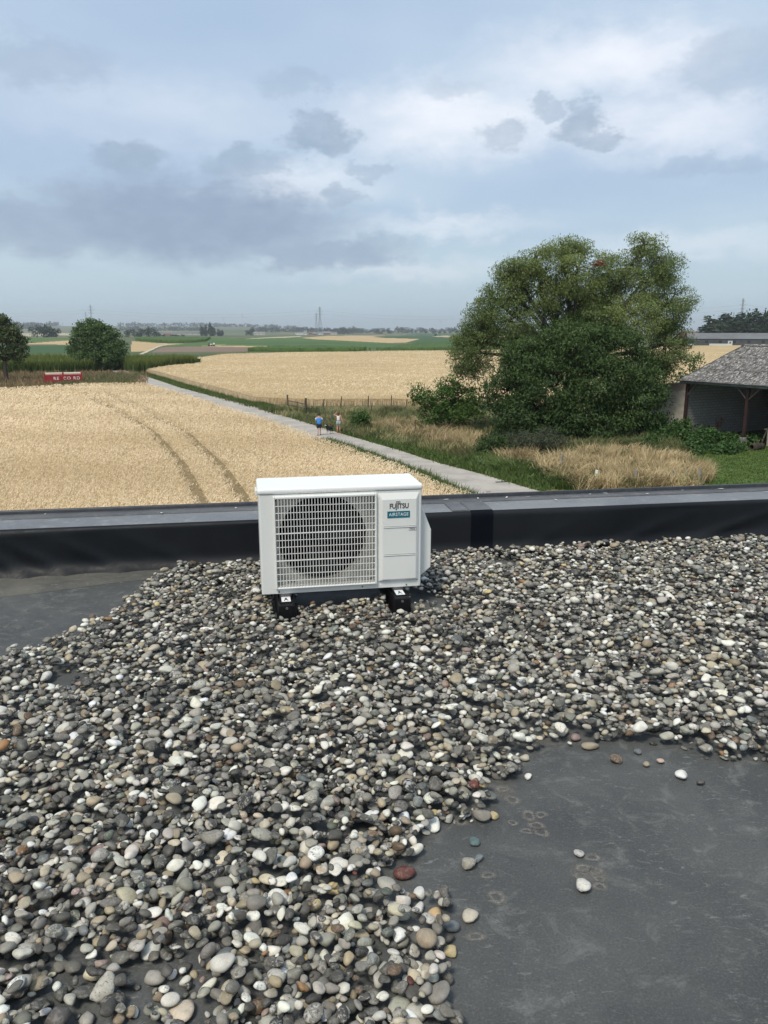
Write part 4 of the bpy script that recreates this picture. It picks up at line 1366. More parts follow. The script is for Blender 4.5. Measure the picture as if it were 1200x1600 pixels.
MB().tube([(.5, 0, .9), (1.1, .1, 1.3)], [.04, .04], 6).build('lever', 'scrap_rust', t)
t = thing('log_stump', at_barn(7.2, -.5), 'dark hollow log lying in the grass before the barn', 'log', BRZ)
MB().lathe([(.14, -.3), (.16, -.55), (.24, -.55), (.26, -.2), (.25, .3), (.22, .6), (0, .6)], (0, 0, .22), 14).build('log_body', 'bark', t, smooth=True)
t = thing('tyre', at_barn(1.0, 2.3), 'old black tyre leaning at the block wall', 'tyre', BRZ)
MB().lathe([(.22, -.1), (.36, -.12), (.42, 0), (.36, .12), (.22, .1), (.22, -.1)], (0, 0, .42), 18).build('carcass', 'tyre_rubber', t, smooth=True)

# old garden wall left of the barn, plaster gone from its brick top
t = thing('garden_wall', (19.6, 64.2, 0), 'low plastered wall with bare brick top left of the barn', 'wall')


def garden_wall():
    A, B = Vector((-1.4, 2.2, 0)), Vector((4.6, -3.0, 0))
    d = (B - A)
    n = Vector((-d.y, d.x, 0)).normalized() * .3
    zs = (2.9, 3.95)

    def slab(f0, f1, za, zb, name, mat, out=0.0):
        bm = bmesh.new()
        uvl = bm.loops.layers.uv.new('UVMap')
        nn = n.normalized() * out
        q = [A - nn, B - nn, B + n + nn, A + n + nn]
        v0 = [bm.verts.new((p.x, p.y, h)) for p, h in zip(q, (f0, f1, f1, f0))]
        v1 = [bm.verts.new((p.x, p.y, h)) for p, h in zip(q, (za, zb, zb, za))]
        for i in range(4):
            j = (i + 1) % 4
            f = bm.faces.new((v0[i], v0[j], v1[j], v1[i]))
            for lp in f.loops:
                lp[uvl].uv = ((Vector((lp.vert.co.x, lp.vert.co.y, 0)) - A).length, lp.vert.co.z)
        bm.faces.new(v1)
        bmesh.ops.recalc_face_normals(bm, faces=bm.faces)
        me = bpy.data.meshes.new(name)
        bm.to_mesh(me)
        bm.free()
        return link(name, me, mat, t)
    slab(-.1, -.1, 2.3, 3.3, 'plaster_face', 'coping_stone', .02)
    slab(2.3, 3.3, 2.85, 3.9, 'brick_top', 'plaster_brick_wall')
    slab(2.85, 3.9, 2.95, 4.0, 'coping', 'coping_stone', .05)


garden_wall()

# ------------------------------------------------------------------ red trailer
t = thing('farm_trailer', (-49.2, 119.6, 0), 'red farm trailer with cream lids parked in the rough grass', 'trailer', R(22))
MB().prism([(-2.75, .55), (-2.6, .35), (2.6, .35), (2.75, .55), (2.7, 1.35), (-2.7, 1.35)], -.75, .75).build('body', 'trailer_red', t, .03)
for s in (-1, 1):
    MB().prism([(s * 1.32 - 1.25, 1.37), (s * 1.32 + 1.25, 1.37), (s * 1.32 + 1.22, 1.66), (s * 1.32 - 1.22, 1.66)], -.68, .68).build('lid', 'trailer_cream', t, .05)
for x in (-2.62, -.02, 2.62):
    MB().span((x - .07, -.79, .5), (x + .07, .79, 1.74)).build('rib', 'trailer_red', t, .01)
for x in (-1.4, 1.3):
    for s in (-1, 1):
        w = MB().lathe([(.16, -.1), (.36, -.1), (.4, 0), (.36, .1), (.16, .1), (0, .04), (0, -.04), (.16, -.1)], (x, s * .5, .38), 18).build('wheel', 'tyre_rubber', t, smooth=True)
MB().tube([(-2.7, 0, .5), (-4.0, 0, .45)], [.06, .05], 6).build('drawbar', 'trailer_red', t)
for k, (pair, x) in enumerate((('RE', -1.0), ('CO', .52), ('RD', 1.9))):
    text_mesh('lettering', pair, .62, 'lettering_white', t, (x, -.762, .83), (R(90), 0, 0), .004, 1.05, .012, 1.25)

# ------------------------------------------------------------------ people and dog


def skin_mesh(name, joints, edges, mat, parent, sub=2, root=0):
    """one continuous surface grown round a skeleton of joints (x, y, z, rx, ry)"""
    bm = bmesh.new()
    sl = bm.verts.layers.skin.verify()
    vs = [bm.verts.new(j[:3]) for j in joints]
    for a, b in edges:
        bm.edges.new((vs[a], vs[b]))
    for k, (v, j) in enumerate(zip(vs, joints)):
        v[sl].radius = (j[3], j[4] if len(j) > 4 else j[3])
        v[sl].use_root = (k == root)
    me = bpy.data.meshes.new(name)
    bm.to_mesh(me)
    bm.free()
    o = link(name, me, mat, parent)
    s = o.modifiers.new('skin', 'SKIN')
    s.use_smooth_shade = True
    m = o.modifiers.new('sub', 'SUBSURF')
    m.levels = m.render_levels = sub
    return o


def person(loc, rz, label, arms, shirt, sleeve, shorts, hair, shoe, skin, h=1.7, female=False, stride=.12, long_hair=False):
    t = thing('person', loc, label, 'person', rz)
    k = h / 1.7
    hipw, shw = (.095, .165) if female else (.09, .19)
    J = [(0, 0, .93, .13, .10), (0, 0, 1.12, .12, .09), (0, 0, 1.34, .15, .095), (0, 0, 1.44, .07), (0, .01, 1.50, .052), (0, .02, 1.57, .092, .10), (0, .02, 1.66, .08, .09)]
    E = [(0, 1), (1, 2), (2, 3), (3, 4), (4, 5), (5, 6)]

    def add(frm, pts):
        last = frm
        for p in pts:
            J.append(p)
            E.append((last, len(J) - 1))
            last = len(J) - 1
    for s in (-1, 1):
        f = stride * s
        add(0, [(s * hipw, 0, .86, .085), (s * hipw, f * .5 + .02, .48, .055), (s * hipw, f * .9 - .02, .30, .05), (s * hipw, f, .09, .036), (s * (hipw + .01), f + .03, .035, .036), (s * (hipw + .02), f + .15, .025, .028)])
        add(2, [(s * shw, 0, 1.40, .055)] + [(x * s, y, z, r) for x, y, z, r in arms[s]])
    J = [(a[0] * k, a[1] * k, a[2] * k) + tuple(q * k for q in a[3:]) for a in J]
    skin_mesh('body', J, E, skin, t)
    sc = lambda L: [(a[0] * k, a[1] * k, a[2] * k) + tuple(q * k for q in a[3:]) for a in L]
    if female:
        sj = [(0, 0, .96, .155, .135), (0, 0, 1.12, .145, .125), (0, 0, 1.31, .175, .135), (0, 0, 1.42, .12, .10)]
        se = [(0, 1), (1, 2), (2, 3)]
    else:
        sj = [(0, 0, .80, .20, .16), (0, 0, 1.05, .19, .15), (0, 0, 1.30, .21, .155), (0, 0, 1.42, .13, .11), (-.17, 0, 1.38, .11), (.17, 0, 1.38, .11)]
        se = [(0, 1), (1, 2), (2, 3), (2, 4), (2, 5)]
    skin_mesh('shirt', sc(sj), se, shirt, t)
    for s in (-1, 1):
        a0 = arms[s][0]
        if not female:
            e = (a0[0] * s, a0[1], a0[2])
            f = .8
            skin_mesh('sleeve', sc([(s * .20, 0, 1.36, .075), (s * .215, e[1] * .3, 1.30, .08), (s * shw + (e[0] - s * shw) * f, e[1] * f, 1.39 + (e[2] - 1.39) * f, .07)]), [(0, 1), (1, 2)], sleeve, t)
        f = stride * s
        skin_mesh('shorts_leg', sc([(s * hipw * .6, 0, .98, .15, .14), (s * hipw, f * .1, .80, .125), (s * (hipw + .01), f * .4, .56 if not female else .64, .115)]), [(0, 1), (1, 2)], shorts, t)
        skin_mesh('shoe', sc([(s * (hipw + .01), f - .04, .045, .05), (s * (hipw + .015), f + .06, .045, .05), (s * (hipw + .02), f + .17, .035, .04)]), [(0, 1), (1, 2)], shoe, t)
    hj = [(0, -.03, 1.54, .095, .09), (0, -.015, 1.62, .11, .11), (0, -.005, 1.70, .085, .095)]
    he = [(0, 1), (1, 2)]
    if long_hair:
        hj = [(0, -.07, 1.36, .06, .05), (0, -.06, 1.48, .085, .07), (0, -.03, 1.61, .112, .11), (0, -.005, 1.70, .085, .095)]
        he = [(0, 1), (1, 2), (2, 3)]
    skin_mesh('hair', sc(hj), he, hair, t)
    # face details on the far side of the head
    for s in (-1, 1):
        MB().box((s * .032 * k, .108 * k, 1.60 * k), (.02 * k, .014 * k, .012 * k)).build('eye', 'ink_black', t, .003)
    MB().prism([(-.014 * k, 1.555 * k), (.014 * k, 1.555 * k), (.006 * k, 1.60 * k), (-.006 * k, 1.60 * k)], .10 * k, .128 * k).build('nose', skin, t, .004)
    MB().box((0, .106 * k, 1.528 * k), (.045 * k, .012 * k, .010 * k)).build('mouth', 'shoe_coral', t, .003)
    return t


hang = lambda out=.05, fw=.03: [(.25, fw * .3, 1.13, .042), (.27 + out, fw, .90, .034), (.275 + out, fw + .02, .80, .034), (.275 + out, fw + .03, .72, .022)]
person((-4.95, 58.6, .05), R(6), 'person in a blue sports shirt and dark shorts walking away on the path',
       {-1: [(.27, .02, 1.15, .042), (.27, .14, .98, .034), (.25, .20, .93, .034), (.24, .25, .92, .022)], 1: [(.26, .02, 1.13, .042), (.24, .16, .98, .034), (.22, .24, .96, .034), (.21, .29, .95, .022)]},
       'shirt_blue', 'shirt_sleeve_pale', 'shorts_navy', 'hair_black', 'shoe_dark', 'skin', 1.68, False, .10)
person((-3.55, 60.1, .05), R(-12), 'person in a white top and denim shorts with one arm raised to the head',
       {-1: [(.36, .06, 1.42, .038), (.24, .10, 1.57, .032), (.17, .08, 1.63, .032), (.13, .06, 1.66, .02)], 1: [(.27, -.02, 1.14, .038), (.36, -.02, .94, .032), (.40, 0, .86, .032), (.42, .02, .80, .02)]},
       'top_white', 'top_white', 'shorts_denim', 'hair_brown', 'shoe_coral', 'skin_sunburnt', 1.64, True, .07, True)


def dog(loc, rz):
    t = thing('dog', loc, 'black and white dog standing between the two walkers', 'dog', rz)
    J = [(0, -.26, .50, .105, .12), (0, -.05, .48, .10, .115), (0, .18, .50, .12, .15), (0, .32, .60, .085, .10), (0, .40, .70, .075), (0, .47, .72, .07), (0, .56, .69, .042), (0, .61, .68, .032)]
    E = [(0, 1), (1, 2), (2, 3), (3, 4), (4, 5), (5, 6), (6, 7)]

    def add(frm, pts):
        last = frm
        for p in pts:
            J.append(p)
            E.append((last, len(J) - 1))
            last = len(J) - 1
    for s in (-1, 1):
        add(2, [(s * .08, .20, .38, .055), (s * .085, .19, .22, .036), (s * .085, .20, .06, .028), (s * .085, .24, .025, .03)])
        add(0, [(s * .085, -.24, .40, .075), (s * .09, -.18, .28, .05), (s * .09, -.30, .17, .03), (s * .09, -.28, .05, .027), (s * .09, -.24, .025, .03)])
        add(5, [(s * .05, .45, .79, .028), (s * .075, .44, .80, .016)])
    add(0, [(0, -.36, .54, .04), (0, -.48, .60, .03), (0, -.56, .70, .022)])
    b = skin_mesh('body', J, E, 'fur_black', t)
    skin_mesh('white_head', [(0, .36, .68, .07), (0, .44, .735, .082), (0, .53, .71, .058), (0, .615, .69, .038)], [(0, 1), (1, 2), (2, 3)], 'fur_white', t)
    for s in (-1, 1):
        skin_mesh('white_leg', [(s * .087, .19, .25, .040), (s * .087, .20, .06, .033), (s * .087, .25, .025, .034)], [(0, 1), (1, 2)], 'fur_white', t)
        skin_mesh('white_leg', [(s * .092, -.29, .18, .034), (s * .092, -.28, .05, .032), (s * .092, -.235, .025, .034)], [(0, 1), (1, 2)], 'fur_white', t)
    return t


dog((-4.22, 59.5, .05), R(148))

# ------------------------------------------------------------------ far things: trees, buildings, pylons, turbines


def far_pos(az_px, r):
    a = math.atan((az_px - 600) / 1202.0 / math.cos(R(13.2)) * 0.995)
    x, y = r * math.sin(a), r * math.cos(a)
    return x, y, float(terrain_z(np.array(x), np.array(y)))


def far_variant(seed, tall):
    g = np.random.default_rng(seed)
    n = 6
    c = np.stack([g.uniform(-.28, .28, n), g.uniform(-.28, .28, n), np.linspace(.22, .8, n)], 1)
    r = np.stack([g.uniform(.18, .28, n)] * 2 + [g.uniform(.18, .26, n)], 1)
    if tall:
        c = np.stack([g.uniform(-.05, .05, n), g.uniform(-.05, .05, n), np.linspace(.15, .85, n)], 1)
        w = np.interp(c[:, 2], [.1, .4, .9], [.14, .16, .05])
        r = np.stack([w, w, np.full(n, .16)], 1)
    V, F, t, cl = leaf_cloud(c, r, 130, 7, .085, shell=.3, csize=.045, aspect=.6, seed=seed)
    me_o = np_mesh('crown', V, F, 'leaf_far', tint=t)
    me = me_o.data
    bpy.data.objects.remove(me_o)
    tr = MB().tube([(0, 0, -.02), (0, 0, .45)], [.03, .015], 5)
    to = tr.build('trunk', 'bark')
    tm = to.data
    bpy.data.objects.remove(to)
    return me, tm


FV_ROUND = [far_variant(100 + k, False) for k in range(4)]
FV_TALL = [far_variant(200 + k, True) for k in range(3)]


def far_tree(px, r, h, wide, label, group, tall=False, k=0, name='far_tree'):
    x, y, z = far_pos(px, r)
    t = thing(name, (x, y, z), label, 'tree', random.uniform(0, 6.28), group)
    t.scale = (wide, wide, h)
    me, tm = (FV_TALL if tall else FV_ROUND)[k % (3 if tall else 4)]
    link('crown', me, None, t)
    link('trunk', tm, None, t)
    return t


ORD = ['first', 'second', 'third', 'fourth', 'fifth', 'sixth', 'seventh', 'eighth', 'ninth', 'tenth', 'eleventh', 'twelfth', 'thirteenth', 'fourteenth', 'fifteenth', 'sixteenth', 'seventeenth', 'eighteenth', 'nineteenth', 'twentieth', 'twenty-first', 'twenty-second', 'twenty-third', 'twenty-fourth', 'twenty-fifth', 'twenty-sixth']
for k, (px, w, h) in enumerate(((84, 18, 15), (93, 24, 17), (104, 20, 13), (112, 16, 12))):
    far_tree(px, 1080, h, w, ORD[k] + ' dark tree from the left in the clump behind the maize', 'clump behind the maize', k=k)
for k, (px, w, h) in enumerate(((218, 15, 11), (228, 18, 13), (238, 18, 13), (249, 22, 15), (258, 18, 12), (265, 12, 7))):
    far_tree(px, 1190, h, w, ORD[k] + ' dark tree from the left in the row right of the round tree', 'tree row beyond the curved field', k=k + 1)
for k, (px, w, h) in enumerate(((272, 8, 5), (284, 9, 5), (291, 9, 5), (301, 9, 5))):
    far_tree(px, 1210, h, w, ORD[k] + ' small bush from the left on the far field edge', 'bushes on the far field edge', k=k, name='far_bush')
for k, (px, w, h) in enumerate(((329, 22, 21), (334, 24, 22), (341, 26, 27), (346, 24, 19), (354, 22, 14), (359, 20, 12))):
    far_tree(px, 1560, h, w * 1.1, ORD[k] + ' poplar from the left in the group in the middle distance', 'poplar group in the distance', True, k)
far_tree(402, 1730, 17, 22, 'single round tree standing alone on the far fields', None, k=2)
far_tree(398, 1732, 11, 14, 'smaller bush leaning against the lone far tree', None, k=1)
for k in range(26):
    px = 526 + k * 7.2 + random.uniform(-2, 2)
    far_tree(px, random.uniform(2300, 2900), random.uniform(10, 24), random.uniform(20, 36), ORD[k] + ' hazy tree from the left on the skyline left of the willow', 'skyline trees left of the willow', k=k)
far_tree(677, 1500, 5, 8, 'tiny lone bush on the far dark green field', None, k=3, name='far_bush')
for k in range(17):
    px = 1088 + k * 8.5 + random.uniform(-2, 2)
    h = 17.5 + 6.5 * min(1, k / 12) + random.uniform(-2, 2.5)
    far_tree(px, 585 + random.uniform(-10, 10), h, random.uniform(17, 22), ORD[k] + ' tall dark tree from the left in the row behind the long shed', 'tree row behind the long shed', True, k).scale[0] *= 2.2
for k in range(14):
    px = 1080 + k * 10
    far_tree(px, 580, random.uniform(9, 14), 18, ORD[k] + ' lower tree from the left at the foot of the row behind the shed', 'understorey behind the long shed', k=k, name='far_bush')


def far_wood(name, px0, px1, r, n, hmin, hmax, label, seed):
    g = np.random.default_rng(seed)
    cs, rs = [], []
    for k in range(n):
        x, y, z = far_pos(g.uniform(px0, px1), r + g.uniform(-150, 150))
        h = g.uniform(hmin, hmax)
        cs.append((x, y, z + h * .5))
        rs.append((h * g.uniform(.6, 1.3), h * .6, h * .5))
    V, F, t, _ = leaf_cloud(cs, rs, n * 10, 7, 5.0, shell=.4, csize=2.0, aspect=.7, seed=seed)
    return stuff(np_mesh(name, V, F, 'leaf_far', tint=t), label, 'wood')


far_wood('far_wood', 20, 118, 4700, 60, 12, 26, 'hazy blue woodland on the ridge at far left', 41)
far_wood('far_wood', 50, 90, 3600, 26, 16, 30, 'darker wood on the slope under the left ridge', 42)
far_wood('far_wood', 205, 480, 4600, 150, 10, 24, 'hazy woodland along the skyline behind the poplars', 43)
far_wood('far_wood', 205, 330, 3300, 50, 8, 16, 'hazy hedges on the slope behind the tree row', 44)
far_wood('far_wood', 405, 560, 3000, 90, 9, 20, 'hazy trees around the village at the pylons', 45)
far_wood('far_wood', 470, 720, 4200, 90, 10, 22, 'faint last tree line on the horizon', 46)
far_wood('far_wood', 1060, 1260, 4200, 50, 10, 22, 'faint tree line on the horizon right of the willow', 47)


def house(px, r, w, d, hw, hr, wall, roof, label, rz=0.0, name='house', cat='house', wins=3, group=None):
    x, y, z = far_pos(px, r)
    t = thing(name, (x, y, z), label, cat, rz - math.atan2(x, y), group)
    MB().span((-w / 2, -d / 2, -1), (w / 2, d / 2, hw)).build('wall', wall, t)
    mb = MB()
    o = .4
    mb.v += [(-w / 2 - o, -d / 2 - o, hw), (w / 2 + o, -d / 2 - o, hw), (w / 2 + o, d / 2 + o, hw), (-w / 2 - o, d / 2 + o, hw), (-w / 2 - o, 0, hw + hr), (w / 2 + o, 0, hw + hr)]
    mb.f += [(0, 1, 5, 4), (2, 3, 4, 5), (1, 2, 5), (3, 0, 4), (3, 2, 1, 0)]
    mb.build('roof', roof, t)
    for k in range(wins):
        MB().box((-w / 2 + w * (k + .5) / wins, -d / 2 - .03, hw * .55), (min(1.6, w / wins * .5), .1, hw * .4)).build('window', 'pane_dark', t)
    return t


house(278, 1215, 9, 7, 3.2, 2.2, 'house_cream', 'roof_red', 'small cream house behind the far field bushes')
house(294, 1850, 98, 14, 3.5, 2.4, 'house_cream', 'roof_fibre', 'long pale sheds on the slope behind the poplars', name='far_shed', cat='shed', wins=8)
house(414, 1900, 26, 10, 4, 3, 'house_cream', 'roof_slate', 'grey roofed farmhouse right of the lone far tree', name='farmhouse')
house(474, 2050, 20, 9, 5, 2.5, 'house_white', 'roof_fibre', 'white low building at the left of the far village')
house(483, 2000, 8, 8, 7.5, 3, 'house_white', 'roof_slate', 'taller white house in the far village')
house(492, 2100, 14, 9, 4, 3.5, 'house_brick', 'roof_red', 'brick house with red roof right of the white house')
house(505, 2050, 12, 9, 4, 3, 'house_white', 'roof_slate', 'small white house below the pylons')
house(497, 1980, 10, 8, 3, 3, 'house_brick', 'roof_slate', 'little dark roofed house below the pylons')
house(515, 2080, 18, 10, 4.5, 4, 'house_brick', 'roof_slate', 'dark roofed house at the right end of the village')
house(519, 2150, 40, 14, 4, 3.5, 'house_cream', 'roof_fibre', 'wide pale barn beside the far village', name='far_shed', cat='shed')
house(1122, 500, 52, 15, 3.6, 3.3, 'shed_board', 'roof_fibre', 'long low shed with grey roof behind the right wheat', .06, 'long_shed', 'shed', 7)
house(1054, 520, 9, 8, 4.5, 3.2, 'house_brick', 'roof_red', 'red roofed house half hidden by the willow', .3)
x, y, z = far_pos(1117, 489)
t = thing('white_hut', (x, y, z), 'small white box hut in front of the long shed', 'hut', -math.atan2(x, y))
MB().span((-1.2, -1, -.5), (1.2, 1, 2.6)).build('wall', 'house_white', t)
MB().span((-1.4, -1.2, 2.6), (1.4, 1.2, 2.8)).build('roof', 'roof_slate', t)
MB().box((0, -1.02, 1), (.9, .06, 1.9)).build('door', 'shed_board', t)
x, y, z = far_pos(1103, 488)
t = thing('low_wall', (x, y, z), 'low white wall in front of the long shed', 'wall', -math.atan2(x, y))
MB().span((-6, -.2, -.5), (6, .2, 1.0)).build('wall_face', 'house_white', t)
MB().span((-6.1, -.3, 1.0), (6.1, .3, 1.1)).build('coping', 'coping_stone', t)


def car(px, r, label, rz):
    x, y, z = far_pos(px, r)
    t = thing('parked_car', (x, y, z + .0), label, 'car', rz)
    MB().prism([(-2.1, .35), (2.1, .35), (2.1, .75), (1.1, .95), (-2.1, .95)], -.85, .85).build('body', 'car_white', t, .06)
    MB().prism([(-1.7, .95), (.9, .95), (.3, 1.45), (-1.3, 1.45)], -.75, .75).build('cabin', 'pane_dark', t, .05)
    MB().prism([(-1.3, 1.45), (.3, 1.45), (.25, 1.5), (-1.25, 1.5)], -.75, .75).build('roof', 'car_white', t)
    for a in (-1.3, 1.3):
        for s in (-1, 1):
            MB().lathe([(0, -.1), (.32, -.1), (.34, 0), (.32, .1), (0, .1)], (a, s * .8, .34), 14).build('wheel', 'tyre_rubber', t)


car(1056, 470, 'white car parked on the track beside the long shed', .1)

x, y, z = far_pos(340, 425)
t = thing('sprayer_tractor', (x, y, z), 'white tractor with sprayer working on the far green field', 'tractor', R(10))
t.scale = (.7, .7, .7)
MB().prism([(-1.2, .9), (1.6, .9), (1.6, 1.6), (.2, 1.8), (-1.2, 1.8)], -.8, .8).build('bonnet', 'machine_white', t, .08)
MB().prism([(-1.1, 1.75), (.2, 1.75), (.0, 2.9), (-1.0, 2.9)], -.75, .75).build('cab', 'pane_dark', t, .05)
MB().span((-1.2, -.85, 2.9), (.2, .85, 3.05)).build('cab_roof', 'machine_white', t, .04)
MB().lathe([(0, -1.3), (.7, -1.25), (.8, 0), (.7, 1.25), (0, 1.3)], (2.9, 0, 1.7), 16).build('tank', 'machine_white', t, smooth=True)
for a, rr_ in ((-.7, .85), (1.2, .6), (2.9, .7)):
    for s in (-1, 1):
        MB().lathe([(0, -.2), (rr_ * .9, -.2), (rr_, 0), (rr_ * .9, .2), (0, .2)], (a, s * .95, rr_), 16).build('wheel', 'tyre_rubber', t)
MB().tube([(3.8, -1, 1.1), (11.5, -1, 1.2)], [.06, .05], 5).build('boom', 'machine_white', t)


def pylon(px, r, h, label, arms=3):
    x, y, z = far_pos(px, r)
    t = thing('pylon', (x, y, z), label, 'pylon', R(25), 'electricity pylons')
    mb = MB()
    w0, w1 = h * .085, h * .012
    b = h * .0042
    lv = [0, .14, .27, .39, .5, .6, .69, .77, .84, .9, .96, 1.0]
    wid = lambda f: w0 + (w1 - w0) * min(1, f / .72) if f < .72 else w1
    for f0, f1 in zip(lv[:-1], lv[1:]):
        a, c = wid(f0), wid(f1)
        q0 = [(-a, -a), (a, -a), (a, a), (-a, a)]
        q1 = [(-c, -c), (c, -c), (c, c), (-c, c)]
        for k in range(4):
            n = (k + 1) % 4
            mb.tube([(*q0[k], f0 * h), (*q1[k], f1 * h)], [b, b], 4, cap=False)
            mb.tube([(*q0[k], f0 * h), (*q1[n], f1 * h)], [b * .6, b * .6], 4, cap=False)
            mb.tube([(*q1[k], f1 * h), (*q1[n], f1 * h)], [b * .6, b * .6], 4, cap=False)
    mb.build('lattice', 'pylon_steel', t)
    for k in range(arms):
        f = .72 + .1 * k
        hw = h * (.10, .13, .085)[k % 3]
        am = MB()
        for s in (-1, 1):
            am.tube([(s * w1, 0, f * h), (s * hw, 0, f * h + h * .005)], [b, b * .5], 4)
            am.tube([(s * w1, 0, f * h + h * .035), (s * hw, 0, f * h + h * .005)], [b * .7, b * .5], 4)
        am.build('cross_arm', 'pylon_steel', t)
    return t


pylon(505, 1900, 66, 'tallest lattice pylon above the far village')
pylon(499.5, 2600, 66, 'slimmer pylon just left of the tallest one')
pylon(166, 2250, 78, 'lattice pylon rising behind the round tree')
pylon(158, 3000, 70, 'smaller pylon left of the one behind the round tree')
pylon(1130, 1700, 70, 'lattice pylon above the tree row at right')
pylon(1118, 3600, 80, 'faint smaller pylon left of the one at right')
wires = MB()
for (pa, ra, ha), (pb, rb, hb) in (((505, 1900, 58), (166, 2250, 66)), ((166, 2250, 66), (-120, 2600, 66)), ((505, 1900, 58), (760, 2300, 58)), ((1130, 1700, 58), (760, 2300, 58)), ((1130, 1700, 60), (1330, 1500, 60))):
    A, B = Vector(far_pos(pa, ra)), Vector(far_pos(pb, rb))
    for dz, off in ((-8, -6), (0, 7)):
        pts_ = []
        for k in range(13):
            f = k / 12
            p = A.lerp(B, f)
            pts_.append((p.x, p.y + off, p.z + ha + (hb - ha) * f + dz - 26 * 4 * f * (1 - f) * .45))
        wires.tube(pts_, [.09] * 13, 4, cap=False)
setp(wires.build('power_line', 'pylon_steel'), 'thin power lines sagging between the far pylons', 'power line', kind='stuff')


def turbine(px, r, h, rot, which):
    x, y, z = far_pos(px, r)
    t = thing('wind_turbine', (x, y, z), which + ' faint white wind turbine from the left on the horizon', 'wind turbine', 0, 'wind turbines on the horizon')
    MB().tube([(0, 0, 0), (0, 0, h)], [2.2, 1.3], 8).build('tower', 'turbine_white', t)
    MB().box((0, 0, h + 1), (4, 9, 4)).build('nacelle', 'turbine_white', t, .5)
    for k in range(3):
        a = rot + k * 2.0944
        MB().tube([(0, -5.5, h + 1), (math.sin(a) * h * .12, -5.6, h + 1 + math.cos(a) * h * .12), (math.sin(a) * h * .5, -5.8, h + 1 + math.cos(a) * h * .5)], [1.0, 1.9, .4], 5).build('blade', 'turbine_white', t)


for k, (px, r, h) in enumerate(((321, 6300, 62), (331, 6100, 66), (362, 5600, 66), (390, 5400, 74), (401, 6200, 52), (436, 6600, 62), (455, 7000, 58), (474, 6800, 62), (557, 6800, 72), (615, 6900, 78), (684, 6900, 90))):
    turbine(px, r, h, k * .7, ORD[k])

# ------------------------------------------------------------------ the roof we stand on
PAR_O = Vector((0.0, 4.60, ROOF_Z))
PAR_A = R(9.8)
PAR_D = Vector((math.cos(PAR_A), math.sin(PAR_A), 0))
PAR_N = Vector((math.sin(PAR_A), -math.cos(PAR_A), 0))      # toward the viewer
X0, X1 = -6.0, 8.0


def parw(s, n, z):
    """point at s along the parapet, n in front of its inner face, z above the roof"""
    p = PAR_O + PAR_D * s + PAR_N * n
    return (p.x, p.y, ROOF_Z + z)


def build_roof():
    bm = bmesh.new()
    nx, ny = 60, 40
    c = [parw(X0, .0, 0), parw(X1, .0, 0)]
    vs = []
    for j in range(ny + 1):
        row = []
        for i in range(nx + 1):
            s = X0 + (X1 - X0) * i / nx
            n = -.05 + 7.8 * j / ny
            p = parw(s, n, 0)
            row.append(bm.verts.new(p))
        vs.append(row)
    for j in range(ny):
        for i in range(nx):
            bm.faces.new((vs[j][i], vs[j + 1][i], vs[j + 1][i + 1], vs[j][i + 1]))
    bmesh.ops.recalc_face_normals(bm, faces=bm.faces)
    if bm.faces[:][0].normal.z < 0:
        bmesh.ops.reverse_faces(bm, faces=bm.faces)
    me = bpy.data.meshes.new('roof')
    bm.to_mesh(me)
    bm.free()
    return setp(link('roof', me, 'roof_membrane'), kind='structure')


ROOF = build_roof()
PARH = .28


def sweep(name, prof_fn, s0, s1, ns, mat, parent, smooth=True):
    """profile of (n, z) points swept along the parapet"""
    V, F = [], []
    m = None
    for i in range(ns + 1):
        s = s0 + (s1 - s0) * i / ns
        prof = prof_fn(s)
        m = len(prof)
        V += [parw(s, n, z) for n, z in prof]
    for i in range(ns):
        for k in range(m - 1):
            a = i * m + k
            F.append((a, a + m, a + m + 1, a + 1))
    return np_mesh(name, V, F, mat, parent, smooth=smooth)


def folds(s, z):
    """soft wrinkles in the hanging sheet, stronger low down"""
    f = 0.0
    for c, sl, amp, wd in ((-2.15, 1.1, .012, .055), (-1.93, 1.2, .010, .05), (-1.62, 1.3, .008, .06), (-2.6, 1.0, .012, .08), (2.15, -2.4, .008, .10), (2.6, -2.2, .010, .12), (1.6, -2.0, .006, .10), (3.3, -1.6, .01, .1), (.95, -1.5, .004, .08), (-1.2, 1.4, .005, .07)):
        x = s - c + sl * (z - .05) * 1.3
        f += amp * math.exp(-(x / wd) ** 2) * max(0, 1 - z / .24) ** .6
    return 1.9 * f + .003 * math.sin(s * 2.1) + .002 * math.sin(s * 5.3 + 1)


def upstand_prof(s):
    p = []
    for k in range(15):
        z = .004 + (PARH - .03) * k / 14
        foot = .07 * max(0, 1 - z / .09) ** 2.2
        p.append((.0 + foot + folds(s, z) * (1 if z > .01 else .6), z))
    for k in range(1, 6):
        a = math.pi / 2 * k / 5
        p.append((-.025 + .025 * math.cos(a) + folds(s, PARH) * .3, PARH - .026 + .025 * math.sin(a)))
    return p


